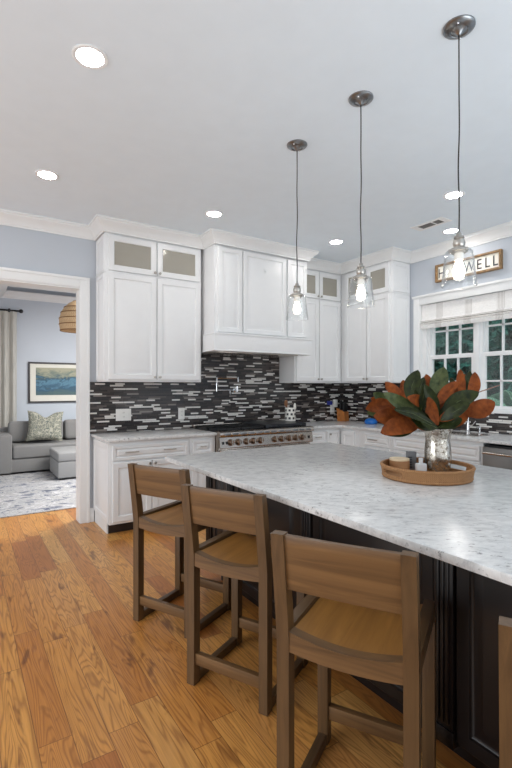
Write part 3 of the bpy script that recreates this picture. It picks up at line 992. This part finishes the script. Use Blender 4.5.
# ---------------------------------------------------------------- stools
def make_stool(label, loc, rz):
    t = thing('counter_stool', label, 'stool', loc, rz, 'wooden counter stools along the island')
    hw, hd, lw, ld = .195, .19, .021, .023
    def quad(x, y, z, a=lw, b=ld): return [(x - a, y - b, z), (x + a, y - b, z), (x + a, y + b, z), (x - a, y + b, z)]
    for sx in (-1, 1):
        m = MB()
        m.loft([quad(sx * hw, -hd, .0015), quad(sx * hw, -hd, .30), quad(sx * hw, -hd, .60), quad(sx * hw, -hd - .012, .70), quad(sx * hw, -hd - .05, .945, lw, .019)])
        m.build('rear_leg', M['stool_z'], t, angle=40)
        m = MB(); m.box(sx * hw - lw, sx * hw + lw, hd - ld, hd + ld, .0015, .575, .002); m.build('front_leg', M['stool_z'], t)
        MB().box(sx * hw - .016, sx * hw + .016, -hd + ld, hd - ld, .002, .044, .002).build('floor_runner', M['stool_y'], t)
        MB().box(sx * hw - .019, sx * hw + .019, -hd + ld, hd + ld, .575, .632, .003).build('side_rail', M['stool_y'], t)
    for sy, nm in ((-1, 'rear_stretcher'), (1, 'foot_rest')):
        MB().box(-hw + lw, hw - lw, sy * hd - .014, sy * hd + .014, .098, .150, .002).build(nm, M['stool_x'], t)
    # dished seat
    def sag(x): return -.024 * (1 - (x / .176) ** 2)
    N = 14
    top = []; 
    def strip(y, zt, zb):
        xs = [-.175 + .35 * k / N for k in range(N + 1)]
        return [(x, y, zt + sag(x)) for x in xs] + [(x, y, zb + sag(x) * .85) for x in xs[::-1]]
    m = MB(); m.loft([strip(-hd + .02, .619, .595), strip(-.06, .616, .592), strip(.08, .615, .592), strip(hd + .012, .617, .594), strip(hd + .022, .612, .598)])
    m.build('seat', M['stool_seat'], t, angle=50)
    def rail(y):
        xs = [-.174 + .348 * k / N for k in range(N + 1)]
        return [(x, y, .626 + sag(x)) for x in xs] + [(x, y, .562 + sag(x) * .55) for x in xs[::-1]]
    m = MB(); m.loft([rail(-hd - .02), rail(-hd + .0195)]); m.build('rear_rail', M['stool_x'], t, angle=50)
    m = MB(); m.box(-hw + lw, hw - lw, hd - .012, hd + .012, .535, .575, .002); m.build('front_rail', M['stool_x'], t)
    # backrest
    sh = .05 / .345
    def brow(z, th=.011):
        yb = -hd - .012 - (z - .70) * (.038 / .245)
        xs = [-.1745 + .349 * k / 10 for k in range(11)]
        cv = lambda x: .006 * (1 - (x / .175) ** 2)
        return [(x, yb - th - cv(x), z) for x in xs] + [(x, yb + th - cv(x), z) for x in xs[::-1]]
    m = MB(); m.loft([brow(.766), brow(.80), brow(.86), brow(.91), brow(.938), brow(.942, .009)])
    m.build('backrest', M['stool_x'], t, angle=40)
    return t
SR = -math.radians(63.2)
s0 = make_stool('brown wooden stool farthest along the island, by the doorway-side cabinets', (1.154, 2.591, 0), SR)
dup(s0, 'brown wooden stool, second from the far end of the island', (1.181, 1.878, 0), SR)
dup(s0, 'brown wooden stool with its whole back panel in front of the dark island', (1.137, 1.098, 0), -math.radians(60.5))
dup(s0, 'brown wooden stool of which only one back post shows at the photo edge', (1.190, .400, 0), SR)

# ---------------------------------------------------------------- pendants and ceiling fixtures
def make_pendant(label, loc):
    t = thing('pendant_light', label, 'pendant lamp', loc, 0, 'glass pendants over the island')
    ca = MB(); ca.lathe([(.0695, 0), (.0695, -.006), (.064, -.012), (.045, -.02), (.04, -.021), (.036, -.018), (.022, -.024), (.013, -.034), (.006, -.04), (.0, -.04)], 36)
    c_ = ca.build('canopy', M['darknickel'], t)
    for a in (.5, .5 + PI):
        s = MB(); s.sphere((.05 * math.cos(a), .05 * math.sin(a), -.018), .0055, seg=10); s.build('screw', M['chrome'], c_)
    pts = []
    for k in range(25):
        u = k / 24; z = -.035 - u * .91
        pts.append((.0035 * math.sin(u * 15) * math.sin(PI * u), .003 * math.sin(u * 11 + 1) * math.sin(PI * u), z))
    MB().tube(pts, .0033, 8).build('cord', M['cord'], t)
    so = MB()
    so.lathe([(.006, -.938), (.011, -.945), (.013, -.956), (.021, -.959), (.023, -.966), (.018, -.971), (.025, -.977), (.027, -.99), (.025, -1.0), (.021, -1.006), (.021, -1.01), (.034, -1.013), (.040, -1.018), (.040, -1.028), (.03, -1.03), (.03, -1.036)], 28)
    sk = so.build('socket', M['nickel'], t)
    for k in range(3):
        a = 2 * PI * k / 3 + .4
        s = MB(); s.sphere((.043 * math.cos(a), .043 * math.sin(a), -1.023), .006, seg=10); s.build('thumb_screw', M['nickel'], sk)
    s = MB(); s.lathe([(.02, -1.036), (.02, -1.066), (.016, -1.07)], 20); s.build('lamp_holder', M['plate'], sk)
    sh = MB()
    outer = [(.040, -1.020), (.052, -1.023), (.0595, -1.032), (.0625, -1.048), (.0665, -1.09), (.0705, -1.13), (.0745, -1.162), (.0765, -1.174), (.0775, -1.181), (.076, -1.187)]
    inner = [(.072, -1.186), (.073, -1.179), (.0725, -1.173), (.0708, -1.161), (.067, -1.129), (.063, -1.089), (.059, -1.049), (.0565, -1.036), (.051, -1.0275), (.038, -1.0235)]
    sh.lathe(outer + inner, 40, cap0=False, cap1=False)
    sh.build('shade', M['glass'], t)
    bu = MB(); bu.lathe([(.0, -1.150), (.012, -1.148), (.021, -1.140), (.0255, -1.124), (.0245, -1.108), (.019, -1.09), (.014, -1.074), (.013, -1.066)], 24)
    bu.build('bulb', M['bulb'], t)
    return t
p0 = make_pendant('glass pendant lamp hanging nearest the range, small against the white hood', (1.916, 2.439, ZC))
dup(p0, 'middle glass pendant lamp of the three over the island', (1.913, 1.848, ZC))
dup(p0, 'largest-looking glass pendant lamp, hanging in front of the wooden sign', (1.909, 1.237, ZC))

def make_can(label, loc):
    t = thing('recessed_light', label, 'ceiling light', loc, 0, 'recessed ceiling lights')
    r = MB(); r.lathe([(.086, 0), (.086, -.003), (.082, -.006), (.067, -.005), (.0645, -.001)], 32, cap1=False); r.build('trim_ring', M['trimw'], t)
    l_ = MB(); l_.lathe([(.064, -.0015), (.0635, -.0035), (.0, -.0036)], 32); l_.build('lens', M['lens'], t)
    return t
r0 = make_can('largest recessed ceiling light, alone at the top of the view', (.54, 2.351, ZC))
for lab, x, y in (('lit recessed ceiling light above the doorway wall', .56, 3.84), ('lit recessed ceiling light in front of the hood crown', 2.018, 3.84),
                  ('lit recessed ceiling light above the corner cabinets', 3.568, 3.83), ('lit recessed ceiling light beside the cord of the biggest pendant', 3.543, 2.342),
                  ('lit recessed ceiling light above the sink window, beside the vent', 4.334, 2.9)):
    dup(r0, lab, (x, y, ZC))
t = thing('ceiling_vent', 'white ceiling air vent with dark louvres near the window wall', 'vent', (3.975, 2.885, ZC))
m = MB()
hx, hy, ix, iy = .085, .185, .05, .122
m.box(-hx, -ix, -hy, hy, -.008, 0, .003); m.box(ix, hx, -hy, hy, -.008, 0, .003); m.box(-ix, ix, -hy, -iy, -.008, 0, .003); m.box(-ix, ix, iy, hy, -.008, 0, .003); m.box(-ix, ix, -.045, -.032, -.008, 0)
m.build('frame', M['trimw'], t)
MB().box(-ix, ix, -iy, iy, -.002, -.0005).build('backing', M['vent'], t)
m = MB()
for k in range(9):
    x = -.044 + k * .011
    m.box(x - .003, x + .003, -iy, iy, -.006, -.0035)
m.build('louvres', M['slot'], t)

# ---------------------------------------------------------------- sign above the window
t = thing('wall_sign', 'long wooden framed sign with black capital letters above the window', 'sign', (XW, 3.305, 2.614), -PI / 2)
SW, SH = .77, .2
MB().box(.02, SW - .02, -.02, -.001, .02, SH - .02).build('board', M['board'], t)
m = MB()
for x0, x1, z0, z1 in ((0, SW, 0, .022), (0, SW, SH - .022, SH), (0, .022, .022, SH - .022), (SW - .022, SW, .022, SH - .022)):
    m.box(x0, x1, -.045, -.0005, z0, z1, .003)
m.build('frame', M['signw'], t)
def text_obj(ch, x, parent):
    cu = bpy.data.curves.new('letter', 'FONT'); cu.body = ch; cu.size = .155; cu.extrude = .002; cu.align_x = 'CENTER'
    tmp = bpy.data.objects.new('letter_tmp', cu); COL.objects.link(tmp)
    bpy.context.view_layer.update()
    me = bpy.data.meshes.new_from_object(tmp.evaluated_get(bpy.context.evaluated_depsgraph_get()))
    bpy.data.objects.remove(tmp); bpy.data.curves.remove(cu)
    me.transform(Matrix.Rotation(PI / 2, 4, 'X') @ Matrix.Diagonal((.8, 1, 1, 1)))
    me.materials.clear(); me.materials.append(M['letter'])
    o = bpy.data.objects.new('letter', me); COL.objects.link(o); o.parent = parent; o.location = (x, -.0215, .047)
for ch, x in (('H', .07), ('W', .41), ('E', .525), ('L', .615), ('L', .70)):
    text_obj(ch, x, t)

# ---------------------------------------------------------------- tray, vase, flowers
TX, TY, TZ = 2.10, 1.552, .9145
t = thing('serving_tray', 'round woven seagrass tray with cut-out handles on the island', 'tray', (TX, TY, TZ))
m = MB(); m.lathe([(.0, .0), (.222, .0), (.228, .004), (.228, .012), (.0, .012)], 56); m.build('base', M['tray'], t)
hd_ang = math.atan2(.205, -.976)
b = bmesh.new()
NS = 112
zr = [.004, .016, .026, .050, .062]
rad = lambda z: .226 + .012 * (z / .062)
def hole(a, k):
    if k != 2: return False
    for c in (hd_ang, hd_ang + PI):
        dlt = (a - c + PI) % (2 * PI) - PI
        if abs(dlt) < .30: return True
    return False
grid = {}
for i in range(NS):
    a = 2 * PI * i / NS
    for k, z in enumerate(zr):
        for s_, off in ((0, 0), (1, -.012)):
            r_ = rad(z) + off
            grid[i, k, s_] = b.verts.new((r_ * math.cos(a), r_ * math.sin(a), z))
solid = lambda i, k: 0 <= k < len(zr) - 1 and not hole(2 * PI * (i + .5) / NS, k)
for i in range(NS):
    j = (i + 1) % NS
    for k in range(len(zr) - 1):
        if not solid(i, k): continue
        b.faces.new((grid[i, k, 0], grid[j, k, 0], grid[j, k + 1, 0], grid[i, k + 1, 0]))
        b.faces.new((grid[j, k, 1], grid[i, k, 1], grid[i, k + 1, 1], grid[j, k + 1, 1]))
        if not solid(i, k + 1): b.faces.new((grid[i, k + 1, 0], grid[j, k + 1, 0], grid[j, k + 1, 1], grid[i, k + 1, 1]))
        if not solid(i, k - 1): b.faces.new((grid[j, k, 0], grid[i, k, 0], grid[i, k, 1], grid[j, k, 1]))
        if not solid(j, k): b.faces.new((grid[j, k, 0], grid[j, k, 1], grid[j, k + 1, 1], grid[j, k + 1, 0]))
        if not solid((i - 1) % NS, k): b.faces.new((grid[i, k, 1], grid[i, k, 0], grid[i, k + 1, 0], grid[i, k + 1, 1]))
m = MB(); m._merge(b)
for z, rr in ((.063, .2325), (.0095, .223)):
    m.tube([((rr) * math.cos(2 * PI * i / 64), (rr) * math.sin(2 * PI * i / 64), z) for i in range(65)], .0085, 8)
m.build('wall', M['tray'], t, angle=50)

VX, VY, VZ = 2.235, 1.578, .9270
t = thing('flower_vase', 'silver mottled mercury glass vase standing in the woven tray', 'vase', (VX, VY, VZ))
m = MB()
m.lathe([(.05, 0), (.058, .003), (.066, .02), (.0715, .05), (.0725, .08), (.070, .12), (.066, .16), (.065, .18), (.069, .21), (.078, .238), (.0785, .241), (.075, .240), (.066, .21), (.062, .18), (.066, .1), (.062, .03), (.04, .012), (0, .012)], 40, cap1=False)
m.build('body', M['mercury'], t)

LEAVES = [
    (0,'b',(-0.141,0.027,0.260),(-0.423,0.042,0.241),0.102,0.022),
    (0,'b',(-0.171,0.070,0.302),(-0.423,0.090,0.327),0.096,0.000),
    (0,'g',(-0.146,-0.066,0.283),(-0.380,-0.009,0.366),0.053,0.016),
    (0,'g',(-0.094,-0.040,0.251),(-0.265,-0.012,0.348),0.088,0.000),
    (1,'b',(-0.153,0.153,0.360),(-0.369,0.198,0.358),0.085,0.017),
    (1,'g',(-0.144,0.219,0.374),(-0.242,0.259,0.445),0.065,0.000),
    (1,'g',(-0.154,0.011,0.349),(-0.396,0.049,0.448),0.081,-0.016),
    (1,'b',(-0.108,0.148,0.416),(-0.137,0.262,0.509),0.050,0.000),
    (1,'b',(-0.161,-0.008,0.377),(-0.307,-0.033,0.428),0.060,0.011),
    (2,'b',(-0.060,0.165,0.392),(-0.031,0.217,0.522),0.058,0.000),
    (2,'g',(-0.148,0.055,0.374),(-0.057,0.091,0.577),0.089,-0.022),
    (2,'g',(-0.178,-0.021,0.351),(-0.212,-0.071,0.501),0.040,0.000),
    (2,'b',(0.077,0.076,0.392),(0.067,0.130,0.557),0.065,0.000),
    (2,'g',(-0.045,0.107,0.416),(0.023,0.111,0.538),0.050,0.000),
    (3,'g',(0.017,0.019,0.395),(0.086,0.022,0.595),0.099,-0.011),
    (3,'b',(-0.054,-0.030,0.381),(0.085,-0.072,0.513),0.061,-0.011),
    (3,'g',(-0.102,-0.071,0.335),(-0.216,-0.068,0.495),0.060,0.000),
    (3,'b',(-0.102,-0.071,0.276),(-0.216,-0.092,0.428),0.060,0.000),
    (3,'b',(0.018,-0.005,0.350),(0.146,0.031,0.480),0.056,0.000),
    (3,'g',(-0.024,0.022,0.339),(-0.076,0.104,0.434),0.063,0.000),
    (4,'b',(0.141,-0.061,0.412),(0.182,-0.016,0.584),0.049,0.000),
    (4,'g',(0.169,-0.055,0.405),(0.287,-0.013,0.575),0.057,0.000),
    (4,'b',(0.141,-0.097,0.401),(0.198,-0.098,0.565),0.063,0.011),
    (4,'b',(0.139,-0.012,0.382),(0.179,0.033,0.509),0.057,0.000),
    (5,'g',(-0.071,-0.067,0.317),(0.064,-0.202,0.453),0.094,-0.016),
    (5,'g',(-0.124,-0.104,0.305),(-0.070,-0.234,0.398),0.065,0.000),
    (5,'b',(0.127,-0.076,0.328),(0.234,-0.193,0.396),0.105,0.011),
    (5,'b',(-0.030,-0.069,0.261),(0.052,-0.147,0.366),0.081,0.011),
    (5,'b',(0.089,-0.075,0.340),(0.202,-0.101,0.395),0.083,0.011),
    (3,'g',(0.031,0.010,0.253),(-0.009,0.060,0.377),0.084,0.000),
    (5,'g',(0.018,-0.005,0.254),(0.106,-0.015,0.394),0.091,0.000),
    (2,'g',(0.012,0.023,0.247),(-0.054,0.113,0.382),0.092,0.000),
    (5,'g',(-0.093,-0.076,0.260),(0.025,-0.129,0.323),0.060,0.011),
    (0,'g',(-0.124,-0.080,0.261),(-0.217,-0.044,0.305),0.059,0.000),
]
_r = random.Random(11)
for _l in LEAVES[:34]:
    # a second, deeper layer of leaves further back in the bunch
    _a, _b = Vector(_l[2]), Vector(_l[3])
    _o = Vector((.05, .07, -.012)); _k = _r.uniform(.72, .9)
    _e = _a + (_b - _a) * _k + Vector((_r.uniform(-.03, .03), _r.uniform(-.03, .03), _r.uniform(-.02, .02)))
    LEAVES.append((_l[0], 'g' if _r.random() < .6 else 'b', tuple(_a + _o * .5), tuple(_e + _o), _l[4] * .9, 0.0))
BR = ['magnolia branch with big rust leaves drooping low beside the tray candle', 'magnolia branch reaching out towards the corner knife block',
      'magnolia branch with rust tips leaning up below the white wall cabinet', 'upright magnolia branch with a broad grey-green leaf at the centre',
      'magnolia branch with upright pointed rust leaves before the window mullion', 'magnolia branch stretching toward the dishwasher side with a bare twig']
def leaf_mesh(a, bpt, w, bend, side):
    a = Vector(a); e = Vector(bpt); d = e - a; L_ = d.length; d.normalize()
    view = (Vector((VX, VY, 1.2)) - Vector((.2, -.1, 1.5))).normalized()
    n = -(view - d * view.dot(d)).normalized()
    n = (n + Vector((random.uniform(-.35, .35), random.uniform(-.35, .35), random.uniform(.0, .4)))).normalized()
    n = (n - d * n.dot(d)).normalized()
    sd = d.cross(n).normalized()
    NL, NWd = 14, 6
    top, bot = [], []
    cup = random.uniform(.10, .26); curl = random.uniform(-.05, .09)
    for i in range(NL + 1):
        u = i / NL
        wd = w / 2 * (math.sin(PI * min(1, u ** 1.02)) ** .62)
        if i == 0: wd = w * .05
        if i == NL: wd = w * .01
        c = a + d * L_ * u + sd * (bend * math.sin(PI * u)) + n * (curl * L_ * math.sin(PI * u))
        rt, rb = [], []
        for k in range(NWd + 1):
            v = -1 + 2 * k / NWd
            p = c + sd * wd * v + n * (cup * wd * abs(v) ** 1.6 + .05 * wd * math.sin(7 * u + 3 * v))
            rt.append(p + n * .0006); rb.append(p - n * .0006)
        top.append(rt); bot.append(rb)
    m = MB()
    mt, mb_ = (1, 0) if side == 'b' else (0, 1)
    b = bmesh.new()
    T = [[b.verts.new(p) for p in r] for r in top]; B = [[b.verts.new(p) for p in r] for r in bot]
    for i in range(NL):
        for k in range(NWd):
            f = b.faces.new((T[i][k], T[i][k + 1], T[i + 1][k + 1], T[i + 1][k])); f.material_index = mt
            f = b.faces.new((B[i][k], B[i + 1][k], B[i + 1][k + 1], B[i][k + 1])); f.material_index = mb_
        for k in (0, NWd):
            f = b.faces.new((T[i][k], T[i + 1][k], B[i + 1][k], B[i][k])); f.material_index = mt
    bmesh.ops.recalc_face_normals(b, faces=b.faces[:])
    me = bpy.data.meshes.new('t'); b.to_mesh(me); b.free(); m.bm.from_mesh(me); bpy.data.meshes.remove(me)
    m.tube([a + n * .0008, a + d * L_ * .5 + sd * bend + n * (curl * L_ + .0008), e - d * .01], [.002, .0014, .0006], 5, mi=2)
    return m
roots = []
for k in range(6):
    a = 2 * PI * k / 6 + .3
    roots.append(thing('magnolia_branch', BR[k], 'branch', (VX + .03 * math.cos(a), VY + .03 * math.sin(a), VZ + .02), 0, 'magnolia branches in the vase'))
for bi in range(6):
    r = roots[bi]
    off = Vector(r.location) - Vector((2.25, 1.585, .919))
    Ls = [l for l in LEAVES if l[0] == bi]
    node = sum((Vector(l[2]) for l in Ls), Vector()) / len(Ls) - off
    neck = Vector((VX, VY, VZ + .235)) + Vector((.035 * math.cos(2 * PI * bi / 6 + .3), .035 * math.sin(2 * PI * bi / 6 + .3), 0)) - Vector(r.location)
    m = MB()
    m.tube([(0, 0, 0), neck * .6, neck, (neck + node) / 2 + Vector((0, 0, .01)), node], [.005, .005, .0045, .004, .003], 8)
    for l in Ls:
        p = Vector(l[2]) - off
        m.tube([neck * .3 + node * .7, (neck * .1 + node * .4 + p * .5), p], [.003, .0025, .0018], 6)
    m.build('stem', M['stem'], r)
    for k, l in enumerate(Ls):
        g = M['leaf_g2'] if (l[1] == 'g' and (l[4] > .07 or k == 1) and bi in (1, 3)) else M['leaf_g']
        leaf_mesh(Vector(l[2]) - off, Vector(l[3]) - off, l[4], l[5], l[1]).build('leaf', [g, M['leaf_b'], M['leaf_b'] if l[1] == 'b' else M['leaf_g2']], r, angle=60)
    if bi == 5:
        tw = MB(); tw.tube([Vector((.05, -.12, .37)) - off, Vector((.079, -.176, .447)) - off, Vector((.138, -.274, .490)) - off], [.004, .004, .0022], 6); tw.build('twig', M['twig'], r)

t = thing('candle', 'low cream candle with a pale wooden wrap in the woven tray', 'candle', (2.075, 1.71, .9270))
m = MB(); m.lathe([(.052, 0), (.055, .003), (.055, .06), (.0, .06)], 32); m.build('wrap', M['candlew'], t)
m = MB(); m.lathe([(.054, .0601), (.0545, .070), (.0, .071)], 32); m.build('wax', M['wax'], t)
t = thing('soap_bottle', 'small pale grey bottle with a narrow neck in the woven tray', 'bottle', (2.125, 1.605, .9270))
m = MB(); m.box(-.028, .028, -.018, .018, 0, .052, .009, seg=3); m.build('body', M['soap'], t, rot=(0, 0, -.55))
m = MB(); m.lathe([(.011, .05), (.011, .066), (.012, .067), (.012, .08), (.0, .081)], 18); m.build('cap', M['soap'], t)
t = thing('match_striker', 'dark grey ribbed box standing behind the pale bottle in the tray', 'box', (2.16, 1.70, .9270), -.55)
m = MB(); m.box(-.022, .026, -.02, .02, 0, .105, .004); m.build('body', M['greyp'], t)
m = MB()
for k in range(5): m.box(-.0235, .0, -.0215, -.019, .014 + k * .014, .02 + k * .014, .001)
m.build('ribs', M['black'], t)

# ---------------------------------------------------------------- living room
o = MB().box(-1.2, 3.6, 5.54, 8.35, .0005, .012, .004).build('area_rug', M['rug'])
tag(o, 'pale distressed rug with blue-black flecks on the living room floor', 'rug')
t = thing('sofa', 'grey upholstered sofa against the living room wall', 'sofa', (.26, 8.1, .012))
MB().box(.0, 2.9, .02, .86, .03, .24, .02).build('base', M['sofa'], t)
MB().box(0, .42, 0, .86, .02, .625, .035, seg=3).build('arm', M['sofa'], t)
MB().box(2.48, 2.9, 0, .86, .02, .625, .035, seg=3).build('arm', M['sofa'], t)
MB().box(.3, 2.6, .66, .86, .2, .7, .04, seg=3).build('back', M['sofa'], t)
MB().box(.425, 1.66, .0, .74, .242, .45, .045, seg=3).build('seat_cushion', M['sofa'], t)
MB().box(1.665, 2.478, .0, .74, .242, .45, .045, seg=3).build('seat_cushion', M['sofa'], t)
def cushion(x0, x1):
    m = MB(); m.box(x0, x1, .43, .66, .452, .80, .07, seg=4, Mx=Matrix.Translation((0, .59, .45)) @ Matrix.Rotation(-.1, 4, 'X') @ Matrix.Translation((0, -.59, -.45))); m.build('back_cushion', M['sofa'], t)
cushion(.40, 1.255); cushion(1.275, 2.46)
m = MB()
for x in (.06, 2.84):
    for y in (.06, .80): m.box(x - .03, x + .03, y - .03, y + .03, .0, .03)
m.build('feet', M['black'], t)
def pillow_mb(w, h, th):
    b = bmesh.new(); N = 14; V = {}
    for s_ in (0, 1):
        for i in range(N + 1):
            for j in range(N + 1):
                u, v = -1 + 2 * i / N, -1 + 2 * j / N
                pin = 1 - .10 * (1 - abs(u) ** 2) * abs(v) ** 3 - .0
                pin2 = 1 - .10 * (1 - abs(v) ** 2) * abs(u) ** 3
                q = max(0, (1 - u ** 4) * (1 - v ** 4)) ** .5
                z = v * h / 2 * pin
                if v > 0: z -= .09 * v * math.exp(-(u / .35) ** 2)
                V[s_, i, j] = b.verts.new((u * w / 2 * pin2, (-1 if s_ == 0 else 1) * th / 2 * q, z))
    for s_ in (0, 1):
        for i in range(N):
            for j in range(N):
                q = (V[s_, i, j], V[s_, i + 1, j], V[s_, i + 1, j + 1], V[s_, i, j + 1])
                b.faces.new(q if s_ == 0 else q[::-1])
    bmesh.ops.remove_doubles(b, verts=b.verts[:], dist=.0008)
    m = MB(); m._merge(b); return m
o = pillow_mb(.56, .52, .16).build('throw_pillow', M['pillow'], None, (1.19, 8.36, .742), (-.28, .05, -.12), angle=60)
tag(o, 'patterned green-grey throw pillow propped on the grey sofa', 'pillow')
t = thing('ottoman', 'light grey cube ottoman on the rug in front of the sofa', 'ottoman', (1.205, 7.23, .012))
MB().box(0, .82, 0, .78, .03, .27, .02, seg=3).build('base', M['ottoman'], t)
MB().box(-.004, .824, -.004, .784, .272, .41, .035, seg=3).build('cushion', M['ottoman'], t)
m = MB()
for x in (.05, .77):
    for y in (.05, .73): m.box(x - .025, x + .025, y - .025, y + .025, 0, .03)
m.build('feet', M['black'], t)
t = thing('framed_picture', 'dark framed blue and olive seascape on the living room wall', 'picture', (1.02, 9.148, 1.11))
PW, PH = 1.05, .745
m = MB()
for x0, x1, z0, z1 in ((0, PW, 0, .03), (0, PW, PH - .03, PH), (0, .03, .03, PH - .03), (PW - .03, PW, .03, PH - .03)):
    m.box(x0, x1, -.03, 0, z0, z1, .003)
m.build('frame', M['dark_frame'], t)
MB().box(.03, PW - .03, -.012, 0, .03, PH - .03).build('mount', M['mat'], t)
MB().box(.125, PW - .125, -.016, -.011, .14, PH - .10).build('print', M['paint'], t, (0, 0, 0))
t = thing('curtain_rod', 'black curtain rod with a ball finial on the living room wall', 'curtain rod', (.895, 9.04, 2.745))
MB().tube([(0, 0, 0), (-2.6, 0, 0)], .016, 12).build('rod', M['black'], t)
MB().sphere((0, 0, 0), .036).build('finial', M['black'], t)
MB().box(-.20, -.17, -.02, .105, -.03, .03, .004).build('bracket', M['black'], t)
def curtain(label, x0, x1):
    m = MB(); loops = []
    N = 90
    for z in (.03, .8, 1.6, 2.3, 2.68, 2.726):
        row = []; k = .75 + .25 * (1 - z / 2.72)
        for i in range(N + 1):
            u = i / N
            row.append((x0 + (x1 - x0) * u, 9.03 + .045 * k * math.sin(u * 2 * PI * (x1 - x0) / .125) * (1 + .3 * math.sin(7 * u)), z))
        loops.append(row + [(x, y + .004, zz) for x, y, zz in row[::-1]])
    m.loft(loops)
    o = m.build('curtain', M['curtain'], angle=80)
    tag(o, label, 'curtain')
curtain('cream curtain in deep folds hanging behind the sofa arm', .30, .83)
t = thing('rattan_pendant', 'woven rattan dome pendant partly hidden by the doorway casing', 'pendant lamp', (1.36, 6.5, 0))
m = MB()
out = [(.09, 2.56), (.14, 2.53), (.2, 2.47), (.24, 2.40), (.262, 2.32), (.262, 2.24), (.25, 2.16)]
m.lathe(out + [(r - .008, z) for r, z in out[::-1]], 40, cap0=False, cap1=False)
m.build('shade', M['rattan'], t, (0, 0, 0))
for z, r in ((2.16, .25), (2.24, .263), (2.32, .263), (2.40, .241), (2.47, .201)):
    MB().tube([(r * math.cos(2 * PI * i / 40), r * math.sin(2 * PI * i / 40), z) for i in range(41)], .006, 6).build('band', M['rattan_dark'], t)
MB().tube([(0, 0, 2.56), (0, 0, 3.3)], .006, 8).build('cord', M['cord'], t)
m = MB(); m.lathe([(.0, 2.50), (.09, 2.50), (.092, 2.565), (.0, 2.57)], 24); m.build('cap', M['rattan_dark'], t)
m = MB(); m.lathe([(.06, 3.3), (.06, 3.28), (.0, 3.275)], 24); m.build('canopy', M['black'], t)
